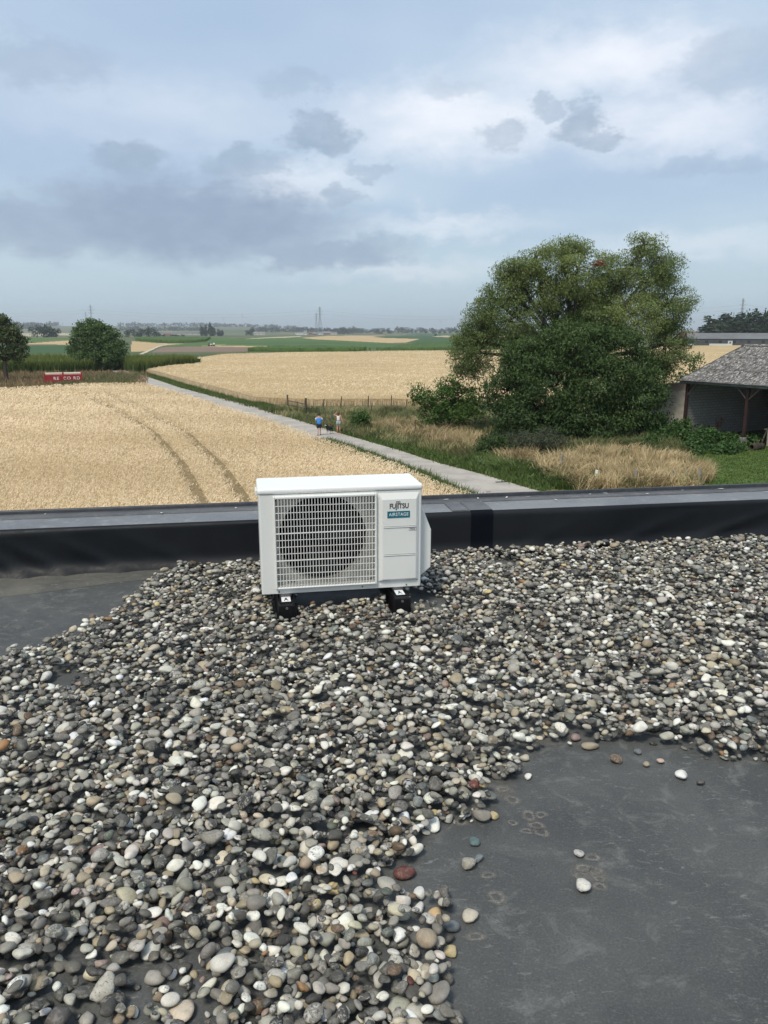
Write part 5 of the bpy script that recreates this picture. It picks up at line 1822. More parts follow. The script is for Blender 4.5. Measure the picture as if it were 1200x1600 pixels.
PAR = setp(empty('parapet', parw(0, 0, 0)), 'low black rubber covered parapet along the roof edge', 'parapet')
PAR.location = (0, 0, 0)
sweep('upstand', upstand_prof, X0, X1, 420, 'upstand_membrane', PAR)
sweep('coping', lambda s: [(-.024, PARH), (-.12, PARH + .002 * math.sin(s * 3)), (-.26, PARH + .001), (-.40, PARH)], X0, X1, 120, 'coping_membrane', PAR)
sweep('coping_strip', lambda s: [(-.262, PARH + .003), (-.264, PARH + .006), (-.33, PARH + .0062), (-.386, PARH + .006), (-.388, PARH + .002)], X0, X1, 120, 'coping_strip', PAR, False)
sweep('edge_trim', lambda s: [(-.385, PARH - .02), (-.385, PARH + .024), (-.389, PARH + .028), (-.408, PARH + .028), (-.412, PARH + .022), (-.412, PARH - .14)], X0, X1, 60, 'edge_trim_metal', PAR, False)
sweep('outer_face', lambda s: [(-.40, PARH - .1), (-.40, -ROOF_Z)], X0, X1, 4, 'wall_brick_building', PAR, False)


def seam(s0, s1, lift, name, mat='seam_membrane'):
    def prof(s):
        q = []
        for n, z in upstand_prof(s):
            q.append((n + lift, z + (lift if z > PARH - .015 else 0)))
        return q + [(-.06, PARH + lift + .002), (-.15, PARH + lift + .004), (-.26, PARH + lift + .003)]
    sweep(name, prof, s0, s1, 10, mat, PAR)


def seam_top(s0, s1, name):
    sweep(name, lambda s: [(-.0275, PARH + .0045), (-.12, PARH + .0072), (-.2605, PARH + .0065)], s0, s1, 8, 'coping_strip', PAR)


seam(.555, .70, .0022, 'seam_patch')
seam_top(.552, .703, 'seam_cover')
seam_top(.44, .548, 'seam_cover')
# the sheet's fold lying on the roof along the left foot of the parapet, dusty
def fillet_prof(s):
    g = float(smoothstep(-.9, -2.3, s))
    w = .03 + .20 * g + .01 * math.sin(s * 5)
    return [(.03, .020), (.07, .011), (.07 + w * .35, .006 + .004 * g), (.07 + w * .6, .004 + .012 * g), (.07 + w * .78, .003 + .016 * g), (.07 + w * .92, .002 + .009 * g), (.07 + w, .001), (.07 + w * 1.2, .0008)]


sweep('roof_fold', fillet_prof, X0, -.55, 90, 'fillet_dust', PAR)
sweep('roof_fold', lambda s: [(.03, .018), (.07, .010), (.11, .006), (.16, .0015)], 1.0, X1, 60, 'fillet_dust', PAR)

# pale droppings and flecks on the coping
for k in range(16):
    s = [-1.35, -.9, -2.05, .05, .48, .9, 1.2, 1.5, 1.62, 1.9, 2.2, 2.5, 2.75, 1.05, .7, -.3][k]
    n = -.36 + .04 * random.random() if k % 3 else -.2 - .1 * random.random()
    a = random.uniform(0, 3)
    lr = random.uniform(.006, .014)
    P_ = []
    for q in range(8):
        an = q / 8 * 6.283
        u, v = math.cos(an) * lr * random.uniform(1.0, 2.4), math.sin(an) * lr * random.uniform(.35, .7)
        P_.append(parw(s + u * math.cos(a) - v * math.sin(a), n + u * math.sin(a) + v * math.cos(a), PARH + .0105))
    mb = MB()
    mb.v, mb.f = P_, [tuple(range(8))]
    mb.build('dropping', 'bird_lime', PAR)

# dried dust rings left on the membrane by stones that lay there
def dust_ring(x, y, r, hole=.42):
    V, F, A = [], [], []
    n = 28
    ph = random.uniform(0, 6)
    ex = random.uniform(.7, 1.2)
    rings = ((hole, 0.0), (hole + .18, .9), (.84, 1.0), (1.05, .45), (1.4, 0.0))
    for q in range(n):
        a = q / n * 2 * math.pi
        wob = 1 + .14 * math.sin(2 * a + ph) + .08 * math.sin(3 * a + 2 * ph)
        for k, (f, al) in enumerate(rings):
            t = r * wob * (f + .05 * math.sin(a + ph))
            V.append((x + math.cos(a) * t, y + math.sin(a) * t * ex, ROOF_Z + .0013))
            A.append(al)
    m = len(rings)
    for q in range(n):
        for k in range(m - 1):
            a, b = q * m + k, ((q + 1) % n) * m + k
            F.append((a, a + 1, b + 1, b))
    return V, F, np.array(A)


def dust_material():
    m, T, b = newmat('dust_stain')
    g = T.node('ShaderNodeNewGeometry').outputs['Position']
    at = T.node('ShaderNodeAttribute', attribute_name='tint')
    f, _ = T.noise(g, 160, 5, 0.7)
    f2, _ = T.noise(g, 45, 3, 0.6)
    b.inputs['Base Color'].default_value = (0.20, 0.185, 0.16, 1)
    b.inputs['Roughness'].default_value = 0.9
    tr = T.node('ShaderNodeBsdfTransparent')
    mx = T.node('ShaderNodeMixShader')
    al = T.math('MULTIPLY', T.mapr(f, 0.3, 0.6, .45, 1.0), T.mapr(f2, .3, .65, .35, .9))
    T.put(mx.inputs[0], T.math('MULTIPLY', al, at.outputs['Fac']))
    T.l.new(tr.outputs[0], mx.inputs[1])
    T.l.new(b.outputs[0], mx.inputs[2])
    T.l.new(mx.outputs[0], T.n['Material Output'].inputs[0])


dust_material()
for x, y, r in RINGS:
    V, F, A = dust_ring(x, y, r * 1.08)
    np_mesh('dust_ring', V, F, 'dust_stain', ROOF, tint=A)
# thin silt where water stood under the unit and among the ring marks
for x, y, r, ex_, al in ((-.22, 3.62, .30, .55, .75), (.24, 3.66, .22, .6, .75), (-.02, 3.80, .3, .5, .6), (RINGS[10][0] + .01, RINGS[10][1] - .02, .055, .8, .55), (.42, 4.36, .08, .5, .6), (.36, 2.12, .07, .8, .5), (.6, 2.42, .16, .3, .5), (-1.5, 3.2, .12, .4, .35)):
    n = 36
    ph = random.uniform(0, 6)
    V, A = [(x, y, ROOF_Z + .0011)], [al]
    for f, k_ in ((.55, .85), (.8, .5), (1.0, 0.0)):
        for q in range(n):
            a = q / n * 2 * math.pi
            w_ = r * f * (1 + .16 * math.sin(2 * a + ph) + .1 * math.sin(5 * a + ph * 2) + .06 * math.sin(9 * a + ph))
            V.append((x + math.cos(a) * w_, y + math.sin(a) * w_ * ex_, ROOF_Z + .0011))
            A.append(al * k_)
    F = [(0, 1 + q, 1 + (q + 1) % n) for q in range(n)]
    for g_ in (0, 1):
        for q in range(n):
            a, b = 1 + g_ * n + q, 1 + g_ * n + (q + 1) % n
            F += [(a, a + n, b + n), (a, b + n, b)]
    np_mesh('silt_patch', V, F, 'dust_stain', ROOF, tint=np.array(A))

# ------------------------------------------------------------------ outdoor unit
UW, UD, UH = .80, .29, .532
UNIT_YAW = R(10.3)
u0 = Vector((-.600, 3.592, ROOF_Z + .117))          # front left bottom corner
ux = Vector((math.cos(UNIT_YAW), math.sin(UNIT_YAW), 0))
uy = Vector((-math.sin(UNIT_YAW), math.cos(UNIT_YAW), 0))
UN = thing('air_conditioner_unit', u0, 'white outdoor air conditioning unit standing on two black feet', 'air conditioner', UNIT_YAW)
gx0, gx1, gz0, gz1 = .068, .572, .028, .494
LIDZ = .502


def build_unit():
    mb = MB()
    o = [(0, 0, 0), (UW, 0, 0), (UW, 0, LIDZ), (0, 0, LIDZ)]
    h = [(gx0 + .01, 0, gz0 + .01), (gx1 - .01, 0, gz0 + .01), (gx1 - .01, 0, gz1 - .01), (gx0 + .01, 0, gz1 - .01)]
    hb = [(x, .24, z) for x, _, z in h]
    ob = [(x, UD, z) for x, _, z in o]
    mb.v = o + h + hb + ob
    for k in range(4):
        n = (k + 1) % 4
        mb.f.append((k, n, 4 + n, 4 + k))
        mb.f.append((4 + k, 4 + n, 8 + n, 8 + k))
        mb.f.append((k, 12 + k, 12 + n, n))
    mb.f += [(8, 9, 10, 11), (15, 14, 13, 12)]
    mb.build('casing', 'unit_enamel', UN, .006)
    MB().span((-.005, -.006, LIDZ + .001), (UW + .005, UD + .005, UH)).build('top_lid', 'unit_lid_enamel', UN, .011, seg=3)
    # fan housing behind the grille
    sh = MB()
    cx, cz, rad = .308, .266, .220
    n = 64
    ri, ro = [], []
    x0, x1, z0, z1 = gx0 + .011, gx1 - .011, gz0 + .011, gz1 - .011
    for k in range(n):
        a = 2 * math.pi * k / n
        ca, sa = math.cos(a), math.sin(a)
        ri.append((cx + rad * ca, .03, cz + rad * sa))
        tx = ((x1 - cx) if ca > 0 else (x0 - cx)) / ca if abs(ca) > 1e-6 else 1e9
        tz = ((z1 - cz) if sa > 0 else (z0 - cz)) / sa if abs(sa) > 1e-6 else 1e9
        tmin = min(tx, tz)
        ro.append((cx + tmin * ca, .03, cz + tmin * sa))
    rb = [(x, .10, z) for x, _, z in ri]
    sh.v = ri + ro + rb
    for k in range(n):
        q = (k + 1) % n
        sh.f.append((k, q, n + q, n + k))
        sh.f.append((k, 2 * n + k, 2 * n + q, q))
    sh.build('fan_shroud', 'shroud_metal', UN)
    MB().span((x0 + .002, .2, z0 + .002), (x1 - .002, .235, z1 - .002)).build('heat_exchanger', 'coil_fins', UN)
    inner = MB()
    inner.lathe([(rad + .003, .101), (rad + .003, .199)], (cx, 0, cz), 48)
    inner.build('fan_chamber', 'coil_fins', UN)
    fan = empty('fan', (cx, .09, cz), 0, UN)
    MB().lathe([(0, -.028), (.03, -.026), (.042, -.012), (.045, .03), (0, .03)], (0, 0, 0), 24).build('hub', 'fan_plastic', fan, smooth=True)
    for k in range(3):
        V, F = [], []
        for i in range(9):
            f = i / 8
            rr = .04 + .160 * f
            for j in range(9):
                g = j / 8
                a = k * 2.0944 + .25 + (g - .5) * (1.35 - .25 * f) + f * .35
                y = -.02 + .055 * g - .012 * f
                V.append((rr * math.cos(a), y, rr * math.sin(a)))
        for i in range(8):
            for j in range(8):
                q = i * 9 + j
                F.append((q, q + 1, q + 10, q + 9))
        o_ = np_mesh('blade', V, F, 'fan_plastic', fan, smooth=True)
        sm = o_.modifiers.new('solid', 'SOLIDIFY')
        sm.thickness = .003
    # grille: frame, upright bars and cross bars
    gr = empty('grille', (0, 0, 0), 0, UN)
    fr = MB()
    w = .009
    for lo, hi in (((gx0, -.016, gz0), (gx0 + w, .004, gz1)), ((gx1 - w, -.016, gz0), (gx1, .004, gz1)), ((gx0 + w, -.0158, gz0), (gx1 - w, .0038, gz0 + w)), ((gx0 + w, -.0162, gz1 - w - .004), (gx1 - w, .0042, gz1))):
        fr.span(lo, hi)
    fr.build('frame', 'grille_plastic', gr, .0035)
    ub = MB()
    nb = 33
    for k in range(1, nb):
        x = gx0 + w + (gx1 - gx0 - 2 * w) * k / nb
        ub.span((x - .0014, -.0145, gz0 + w - .002), (x + .0014, -.0095, gz1 - w - .002))
    setp(ub.build('upright_bars', 'grille_plastic', gr), kind='stuff')
    cb = MB()
    for k in range(1, 13):
        z = gz0 + w + (gz1 - gz0 - 2 * w - .004) * k / 13
        t_ = .0021 if k in (4, 8) else .0010
        cb.span((gx0 + w - .002, -.0138 if k not in (4, 8) else -.0155, z - t_), (gx1 - w + .002, -.0085, z + t_))
    setp(cb.build('cross_bars', 'grille_plastic', gr), kind='stuff')
    # service panel: a raised field with sloped margins
    p = MB()
    a0, a1, b0, b1 = .578, .788, .034, .492
    i0 = .022
    A = [(a0, -.0005, b0), (a1, -.0005, b0), (a1, -.0005, b1), (a0, -.0005, b1)]
    B = [(a0 + i0, -.014, b0 + i0 * .6), (a1 - i0 * .8, -.014, b0 + i0 * .6), (a1 - i0 * .8, -.014, b1 - i0 * 1.5), (a0 + i0, -.014, b1 - i0 * 1.5)]
    p.v = A + B
    for k in range(4):
        n_ = (k + 1) % 4
        p.f.append((k, n_, 4 + n_, 4 + k))
    p.f += [(4, 5, 6, 7), (3, 2, 1, 0)]
    sp = p.build('service_panel', 'unit_enamel', UN, .003)
    for z in (.322, .178):
        MB().span((.606, -.0158, z - .0018), (.766, -.0138, z + .0018)).build('crease_shadow', 'seam_shadow', sp)  # darker strip, the groove's shadow painted as colour
        MB().span((.606, -.0172, z - .0052), (.766, -.0138, z - .0020)).build('panel_lip', 'unit_lid_enamel', sp, .0008)
    rot = (R(90), 0, 0)
    text_mesh('maker_name', 'FUJITSU', .0345, 'ink_dark_grey', sp, (.683, -.0148, .425), rot, .0006, .82, .0009, 1.0)
    ring = MB()
    for dx in (-.0052, .0052):
        pts_ = [(.678 + dx + .0052 * math.cos(q / 14 * 6.2832), -.0148, .4455 + .0042 * math.sin(q / 14 * 6.2832)) for q in range(15)]
        ring.tube(pts_, [.0011] * 15, 5, cap=False)
    ring.build('maker_emblem', 'ink_dark_grey', sp)
    bd = MB().span((.624, -.0156, .366), (.738, -.0138, .400)).build('badge', 'badge_teal', sp, .0006)
    text_mesh('badge_text', 'AIRSTAGE', .0232, 'print_white', bd, (.681, -.0162, .383), rot, .0004, .86, .0, 1.12)
    text_mesh('refrigerant_mark', 'R32', .0145, 'ink_black', sp, (.752, -.0146, .307), rot, .0004, 1.0, .0002, 1.05)
    mk = MB()
    for lo, hi in (((.734, -.0146, .2975), (.770, -.0138, .2987)), ((.734, -.0146, .3155), (.770, -.0138, .3167)), ((.734, -.0146, .2987), (.7352, -.0138, .3155)), ((.7688, -.0146, .2987), (.770, -.0138, .3155))):
        mk.span(lo, hi)
    mk.build('refrigerant_frame', 'ink_black', sp)
    # valve cover bulging from the right flank
    v = MB().prism([(UW + .001, .440), (UW + .064, .280), (UW + .064, .080), (UW + .014, .040), (UW + .001, .040)], .05, .27)
    v.build('valve_cover', 'unit_enamel', UN, .006)
    MB().span((-.014, .10, LIDZ - .022), (-.001, .20, LIDZ + .004)).build('lift_grip', 'unit_enamel', UN, .004)
    MB().span((UW + .001, .08, LIDZ - .030), (UW + .02, .16, LIDZ - .010)).build('lift_grip', 'unit_enamel', UN, .004)
    for x, z in ((.085, .012), (.50, .014), (.725, .012)):
        MB().lathe([(0, -.0035), (.0035, -.003), (.004, 0)], (x, -.0002, z), 10).build('screw', 'screw_grey', UN)
    # small drain and wire openings punched in the shroud's lower edge
    for x in (.135, .150, .165, .435, .450, .465):
        MB().span((x - .004, .0275, .048), (x + .004, .0295, .056)).build('punched_slot', 'ink_black', UN)
    for x in (.115, .685):
        for y in (.035, .255):
            MB().span((x - .03, y - .02, -.022), (x + .03, y + .02, -.0005)).build('mounting_foot', 'screw_grey', UN, .003)


build_unit()


def unit_foot(xc, label, ink):
    c = u0 + ux * xc + uy * (UD / 2 + .005)
    t = thing('support_foot', (c.x, c.y, ROOF_Z + .0015), label, 'support foot', UNIT_YAW, 'rubber feet under the unit')
    L, hb = .50, .092
    mb = MB()
    n = 14
    P0 = [(-.047, 0), (.047, 0), (.045, .02), (.039, hb), (-.039, hb), (-.045, .02)]
    mb.prism(P0, -L / 2, L / 2)
    mb.build('block', 'foot_rubber', t, .005)
    MB().span((-.030, -L / 2 + .03, hb - .001), (-.007, L / 2 - .03, hb + .0035)).build('rail_flange', 'foot_rubber', t, .001)
    MB().span((.007, -L / 2 + .03, hb - .001), (.030, L / 2 - .03, hb + .0035)).build('rail_flange', 'foot_rubber', t, .001)
    st = MB().span((-.022, -L / 2 + .040, hb + .0037), (.022, -L / 2 + .115, hb + .0045)).build('sticker', 'sticker_paper', t)
    mk = MB()
    y0 = -L / 2 + .052
    # bell-shaped mark printed on the sticker
    prof = [(-.012, 0), (-.0085, .012), (-.005, .026), (-.003, .042), (.003, .042), (.005, .026), (.0085, .012), (.012, 0), (.007, 0), (.003, .012), (-.003, .012), (-.007, 0)]
    mk.v = [(x, y0 + y, hb + .0049) for x, y in prof]
    mk.f = [(0, 1, 10, 11), (1, 2, 5, 6), (2, 3, 4, 5), (1, 6, 9, 10), (6, 7, 8, 9)]
    mk.build('printed_mark', ink, st)
    MB().lathe([(0, -.004), (.006, -.004), (.007, 0)], (0, -L / 2 - .0002, hb * .82), 10).build('plug', 'screw_grey', t)
    return t


unit_foot(.115, 'black rubber support foot with sticker under the left end of the unit', 'sticker_ink')
unit_foot(.685, 'black rubber support foot with sticker under the right end of the unit', 'badge_teal')

# ------------------------------------------------------------------ gravel: pebbles dropped one by one on a height map


def ico(sub):
    bm = bmesh.new()
    bmesh.ops.create_icosphere(bm, subdivisions=sub, radius=1.0)
    v = np.array([p.co[:] for p in bm.verts])
    f = np.array([[q.index for q in p.verts] for p in bm.faces])
    bm.free()
    return v, f


def octa():
    bm = bmesh.new()
    bmesh.ops.create_icosphere(bm, subdivisions=1, radius=1.0)
    bmesh.ops.delete(bm, geom=bm.verts[:], context='VERTS')
    c = [(1, 0, 0), (-1, 0, 0), (0, 1, 0), (0, -1, 0), (0, 0, 1), (0, 0, -1)]
    vs = [bm.verts.new(p) for p in c]
    for a in (0, 1):
        for b in (2, 3):
            for d in (4, 5):
                bm.faces.new((vs[a], vs[b], vs[d]))
    bmesh.ops.recalc_face_normals(bm, faces=bm.faces)
    bmesh.ops.subdivide_edges(bm, edges=bm.edges[:], cuts=1, use_grid_fill=True)
    bmesh.ops.triangulate(bm, faces=bm.faces[:])
    bm.verts.index_update()
    v = np.array([p.co[:] for p in bm.verts])
    f = np.array([[q.index for q in p.verts] for p in bm.faces])
    bm.free()
    return v / np.linalg.norm(v, axis=1)[:, None], f


def pebble_shapes(sub, count, seed):
    v, f = ico(sub)
    g = np.random.default_rng(seed)
    out = []
    for k in range(count):
        d = np.ones(len(v))
        for q in range(5):
            ax = g.normal(0, 1, 3)
            ax /= np.linalg.norm(ax)
            d += g.uniform(-.19, .19) * np.cos(v @ ax * g.uniform(1.2, 3.2) + g.uniform(0, 6))
        ang = g.uniform(0, 1) < .7
        if ang:
            for q in range(g.integers(3, 8)):
                ax = g.normal(0, 1, 3)
                ax /= np.linalg.norm(ax)
                lim = g.uniform(.48, .82)
                h = (v * d[:, None]) @ ax
                d = np.where(h > lim, d * (lim + (h - lim) * .25) / np.maximum(h, .01), d)
        pv = v * d[:, None]
        pv /= np.abs(pv).max(0)
        out.append(pv)
    return out, f


PALETTE = {
    'dark': (.082, .079, .073), 'coal': (.040, .039, .037), 'mid': (.17, .164, .148), 'light': (.33, .32, .29), 'white': (.68, .665, .62), 'beige': (.31, .26, .185), 'cream': (.46, .415, .33),
    'brown': (.13, .088, .055), 'pink': (.25, .18, .16), 'green': (.11, .125, .105), 'teal': (.085, .13, .13), 'slate': (.15, .165, .17), 'rust': (.27, .15, .07), 'red': (.11, .035, .026),
    'yellow': (.46, .37, .20), 'orange': (.55, .38, .19), 'pinkcream': (.5, .38, .31), 'beigegrey': (.29, .27, .22), 'whitemot': (.42, .41, .39), 'whiterough': (.6, .58, .52)}
CLASSES = ['dark', 'coal', 'mid', 'light', 'white', 'beige', 'cream', 'brown', 'pink', 'green', 'slate', 'rust', 'red', 'yellow']
WEIGHTS = np.array([.145, .035, .225, .245, .175, .07, .08, .025, .01, .015, .02, .004, .0012, .006])
WEIGHTS = WEIGHTS / WEIGHTS.sum()


def gravel():
    g = np.random.default_rng(5)
    poly = list(GRAVEL_LEFT) + [(-.3, 4.64), (3.0, 5.2), (3.0, 1.9), (2.2, 2.0), (1.6, 2.12)] + list(BARE_EDGE) + [(.18, 1.1), (.1, .95), (-1.5, .95), (-2.2, 2.0), (-2.2, 2.75)]
    bx0, bx1, by0, by1 = -2.2, 3.0, .95, 5.3
    res = .006
    nx, ny = int((bx1 - bx0) / res) + 40, int((by1 - by0) / res) + 40
    H = np.zeros((nx, ny), np.float32)
    # feet of the unit and the foot of the parapet count as obstacles
    gx_, gy_ = np.meshgrid(bx0 - 20 * res + res * np.arange(nx), by0 - 20 * res + res * np.arange(ny), indexing='ij')
    rel_x = (gx_ - u0.x) * ux.x + (gy_ - u0.y) * ux.y
    rel_y = (gx_ - u0.x) * uy.x + (gy_ - u0.y) * uy.y
    blocked = np.zeros((nx, ny), bool)
    for xc in (.115, .685):
        blocked |= (np.abs(rel_x - xc) < .058) & (rel_y > -.14) & (rel_y < .41)
    pn = (gx_ - PAR_O.x) * PAR_N.x + (gy_ - PAR_O.y) * PAR_N.y
    blocked |= pn < .035
    inside = in_poly(gx_, gy_, poly)
    for h in GRAVEL_HOLES:
        inside &= ~in_poly(gx_, gy_, h)
    thin = np.zeros((nx, ny), bool)
    for h in GRAVEL_THIN:
        thin |= in_poly(gx_, gy_, h)
    # ragged margin: shift the test by a wobble
    wob = .03 * np.sin(gx_ * 21 + 3 * np.sin(gy_ * 9)) + .02 * np.sin(gy_ * 37 + gx_ * 13)
    ins2 = in_poly(gx_ + wob, gy_ + wob[:, ::-1][:, :ny], poly)
    inside &= (ins2 | (g.uniform(0, 1, inside.shape) < .35))
    for _ in range(2):                       # stones reach a little past their centres
        e = inside.copy()
        e[1:] &= inside[:-1]
        e[:-1] &= inside[1:]
        e[:, 1:] &= inside[:, :-1]
        e[:, :-1] &= inside[:, 1:]
        inside = e | (inside & (g.uniform(0, 1, inside.shape) < .12))
    ok = inside & ~blocked
    cells = np.argwhere(ok)
    area = len(cells) * res * res
    n = int(area * 3800)
    sx, sy = [], []
    out = []
    K = 5
    cand_all = cells[g.integers(0, len(cells), n * K)].reshape(n, K, 2)
    a_ = np.clip(np.exp(g.normal(math.log(.0134), .36, n)), .0058, .031)
    order_jit = g.uniform(0, 1, n)
    b_ = a_ * g.uniform(.58, .95, n)
    c_ = a_ * g.uniform(.32, .62, n)
    yaw = g.uniform(0, math.pi, n)
    cls = g.choice(len(CLASSES), n, p=WEIGHTS)
    swap = g.uniform(0, 1, n)
    for i in range(n):
        a, b, c = a_[i], b_[i], c_[i]
        cand = cand_all[i]
        hh = H[cand[:, 0], cand[:, 1]]
        k = int(np.argmin(hh))
        ci, cj = cand[k]
        if thin[ci, cj] and order_jit[i] > .16:
            continue
        xx, yy = bx0 + ci * res, by0 + cj * res
        if xx < .3 and yy < 2.5 and swap[i] < .18 and CLASSES[cls[i]] in ('light', 'mid', 'cream', 'beige'):
            cls[i] = 0          # the lower left of the bed holds more dark stones
        m = int(a / res) + 1
        u, v = np.meshgrid(np.arange(-m, m + 1) * res, np.arange(-m, m + 1) * res, indexing='ij')
        cs, sn = math.cos(yaw[i]), math.sin(yaw[i])
        q = ((u * cs + v * sn) / a) ** 2 + ((-u * sn + v * cs) / b) ** 2
        msk = q < 1
        s = np.sqrt(np.clip(1 - q, 0, 1)) * c
        if ci - m < 0 or cj - m < 0 or ci + m + 1 > nx or cj + m + 1 > ny:
            continue
        win = H[ci - m:ci + m + 1, cj - m:cj + m + 1]
        if blocked[ci - m:ci + m + 1, cj - m:cj + m + 1][msk].any():
            continue
        zc = float((win + s)[msk].max())
        if zc > .075:
            continue
        # settle a little between the neighbours
        zc = max(c * .96, zc - c * .34)
        top = zc + s
        np.maximum(win, np.where(msk, top, 0), out=win)
        gx2 = float((H[min(ci + 3, nx - 1), cj] - H[max(ci - 3, 0), cj]))
        out.append((bx0 + (ci - 20) * res + g.uniform(-.003, .003), by0 + (cj - 20) * res + g.uniform(-.003, .003), ROOF_Z + zc, a, b, c, yaw[i], g.normal(0, .22), g.normal(0, .22), cls[i], ci, cj, zc + c))
    P = np.array(out)
    # leave out what lies wholly under other stones
    vis = np.zeros(len(P), bool)
    for i, p in enumerate(P):
        ci, cj, m = int(p[10]), int(p[11]), int(p[3] * .7 / res)
        cnt = 0
        for dx in (-m, 0, m):
            for dy in (-m, 0, m):
                k = p[5] * (.85 if dx == 0 and dy == 0 else .62 if dx == 0 or dy == 0 else .35)
                if H[ci + dx, cj + dy] <= p[2] - ROOF_Z + k + .003:
                    cnt += 1
        vis[i] = cnt > (0 if p[1] < 2.3 else 2)
    return P[vis]


def stone_colour(name, g):
    c = np.array(PALETTE[name]) * g.uniform(.7, 1.3)
    c = c * (1 + g.normal(0, .018, 3)) * [1.0, .98, .915]
    mott = g.uniform(.0, .35)
    if g.uniform() < (.22 if name in ('dark', 'mid', 'light', 'white', 'coal') else .12):
        mott = g.uniform(.5, 1.0)
    return np.array([*np.clip(c, .005, .75), mott])


def rot_of(yaw, tx, ty):
    return np.array((Matrix.Rotation(yaw, 3, 'Z') @ Matrix.Rotation(tx, 3, 'X') @ Matrix.Rotation(ty, 3, 'Y')))


NICE = {'dark': 'dark grey', 'coal': 'near black', 'mid': 'mid grey', 'light': 'light grey', 'white': 'white', 'beige': 'beige', 'cream': 'cream', 'brown': 'brown', 'pink': 'dusky pink', 'green': 'greenish grey', 'slate': 'slate blue grey', 'rust': 'rusty orange', 'red': 'dark red', 'yellow': 'yellowish'}


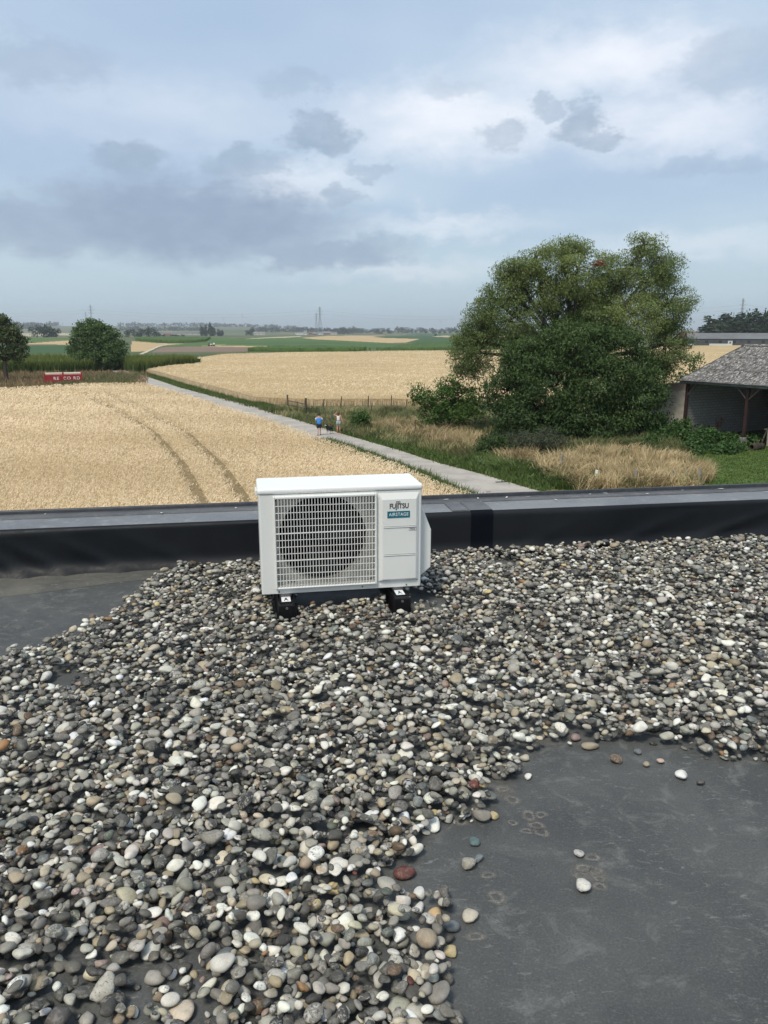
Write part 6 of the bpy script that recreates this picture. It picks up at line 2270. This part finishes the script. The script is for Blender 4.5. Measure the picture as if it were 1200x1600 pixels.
def build_gravel():
    P = gravel()
    g = np.random.default_rng(9)
    # keep the hand-placed stones' spots free
    for x, y, r, *_ in LOOSE_STONES:
        P = P[np.hypot(P[:, 0] - x, P[:, 1] - y) > r * 1.25 + .004]
    depth = P[:, 1] * math.cos(R(13.2)) - (P[:, 2] - CAM_Z) * math.sin(R(13.2))
    up = P[:, 1] * math.sin(R(13.2)) + (P[:, 2] - CAM_Z) * math.cos(R(13.2))
    px, py = P[:, 0] / depth, up / depth
    seen = (np.abs(px) < .485) & (py > -.655) & (py < .66)
    size = np.sqrt(P[:, 3] * P[:, 4]) / depth * seen * np.where(P[:, 2] - ROOF_Z > P[:, 5] * .8, 1, .5)
    order = np.argsort(-size)
    single, rest = order[:276], order[276:]
    hi_shapes, hf = pebble_shapes(3, 40, 1)
    lo_shapes, lf = pebble_shapes(2, 40, 2)
    grp = 'largest pebbles in the nearest gravel'
    singles = []
    for i in single:
        p = P[i]
        cn = CLASSES[int(p[9])]
        col = stone_colour(cn, g)
        v = hi_shapes[g.integers(40)] * p[3:6]
        o = np_mesh('pebble', v, hf, 'pebble_stone', tint=np.tile(col, (len(v), 1)), smooth=True)
        o.location = p[:3]
        o.rotation_euler = Matrix(rot_of(p[6], p[7], p[8])).to_euler()
        singles.append((o, p, cn, col[3] > .5))
    ra = np.array([q[1][3] for q in singles])
    big, small = np.quantile(ra, .7), np.quantile(ra, .3)
    labels = []
    for o, p, cn, mot in singles:
        w = ['large' if p[3] > big else 'small' if p[3] < small else '', 'long' if p[4] < .75 * p[3] else 'rounded' if p[4] > .87 * p[3] else 'oval', 'mottled' if mot else '', NICE[cn], 'pebble']
        d = min(((math.hypot(p[0] - q[0], p[1] - q[1]), q) for q in LOOSE_STONES), key=lambda e: e[0])
        if d[0] < .16:
            where = 'in the gravel next to the ' + ' '.join(d[1][5].split()[:5])
        else:
            col_ = 'left' if p[0] < -.42 else 'middle left' if p[0] < -.12 else 'middle'
            row = 'nearest' if p[1] < 1.55 else 'second nearest' if p[1] < 1.85 else 'third nearest'
            where = f'in the {row} band of gravel, {col_} part'
        labels.append((' '.join(x for x in w if x), where))
    full = [a + ' ' + b for a, b in labels]
    for k, (o, p, cn, mot) in enumerate(singles):
        lb = full[k]
        if full.count(lb) > 1 and 'band of' in lb:
            nb = min((math.hypot(p[0] - q[1][0], p[1] - q[1][1]), j) for j, q in enumerate(singles) if j != k)[1]
            lb = labels[k][0] + ' touching a ' + labels[nb][0].replace(' pebble', ' one') + ', ' + labels[k][1].replace('in the ', '').replace(' band of gravel', ' band').replace(',', '')
        setp(o, ' '.join(lb.split()[:15]), 'pebble', grp)
    seen_l = {}
    for o, *_ in singles:
        seen_l.setdefault(o['label'], []).append(o)
    for lb, os_ in seen_l.items():
        os_.sort(key=lambda q: q.location.y)
        if len(os_) > 1:
            for k, o in enumerate(os_):
                o['label'] = (['nearest', 'second nearest', 'third nearest', 'fourth nearest'] if len(os_) > 2 else ['nearer', 'farther'])[min(k, 3)] + ' ' + ' '.join(lb.split()[:14])

    def pile(idx, shapes, faces, name, label):
        nv = len(shapes[0])
        V = np.zeros((len(idx), nv, 3), np.float32)
        C = np.zeros((len(idx), nv, 4), np.float32)
        for k, i in enumerate(idx):
            p = P[i]
            V[k] = (shapes[g.integers(40)] * p[3:6]) @ rot_of(p[6], p[7], p[8]).T + p[:3]
            C[k] = stone_colour(CLASSES[int(p[9])], g)
        F = (faces[None] + (np.arange(len(idx)) * nv)[:, None, None]).reshape(-1, 3)
        o = np_mesh(name, V.reshape(-1, 3), F, 'pebble_stone', tint=C.reshape(-1, 4), smooth=True)
        return stuff(o, label, 'gravel')
    dd = P[:, 1]
    near = rest[:1000]
    mid_ = np.array([i for i in rest[1000:] if dd[i] < 2.75 and seen[i]])
    far = np.array([i for i in rest[1000:] if not (dd[i] < 2.75 and seen[i])])
    v8, f8 = octa()
    g8 = np.random.default_rng(3)
    small_shapes = []
    for k in range(40):
        d8 = 1 + sum(g8.uniform(-.14, .14) * np.cos(v8 @ g8.normal(0, 1.6, 3) + g8.uniform(0, 6)) for q in range(4))
        p8 = v8 * d8[:, None]
        small_shapes.append(p8 / np.abs(p8).max(0))
    pile(near, hi_shapes, hf, 'gravel', 'rounded grey and white gravel nearest the viewer on the roof')
    pile(mid_, lo_shapes, lf, 'gravel', 'rounded mixed gravel in the middle of the flat roof')
    pile(far, small_shapes, f8, 'gravel', 'wide bed of rounded gravel reaching back to the parapet')
    print('pebbles', len(P), 'far', len(far))
    # stones lying apart on the bare membrane
    for k, (x, y, r, asp, cn, lb) in enumerate(LOOSE_STONES):
        a, b = (r, r * asp) if asp <= 1 else (r * asp, r)
        c = min(a, b) * .68
        rough = cn in ('beigegrey', 'whiterough', 'brown')
        sh = hi_shapes[(k * 7 + 3) % 40]
        v = sh * [r, r * asp * 1.15, c]
        col = np.array([*PALETTE[cn], 1.0 if cn == 'whitemot' else (.45 if rough else .15)])
        o = np_mesh('loose_stone', v, hf, 'pebble_stone', tint=np.tile(col, (len(v), 1)), smooth=not rough)
        zmin = v[:, 2].min()
        base = ROOF_Z - zmin + .001
        o.location = (x, y, base)
        o.rotation_euler = (0, 0, random.uniform(-.3, .3))
        setp(o, lb, 'stone', 'single stones around the bare membrane')


build_gravel()

# ------------------------------------------------------------------ haze over the plain


def build_haze():
    m = bpy.data.materials.new('haze_air')
    m.use_nodes = True
    T = NT(m.node_tree)
    T.n.clear()
    out = T.node('ShaderNodeOutputMaterial')
    pv = T.node('ShaderNodeVolumePrincipled')
    pv.inputs['Color'].default_value = (0.93, 0.97, 1.0, 1)
    pv.inputs['Density'].default_value = HAZE_DENSITY
    pv.inputs['Anisotropy'].default_value = 0.2
    T.l.new(pv.outputs[0], out.inputs['Volume'])
    MATS['haze_air'] = m
    o = MB().span((-13500, -13500, -12), (13500, 13500, 175)).build('haze', 'haze_air')
    setp(o, 'thin pale haze lying over the far fields', 'haze', kind='stuff')


HAZE_DENSITY = 0.00014
build_haze()
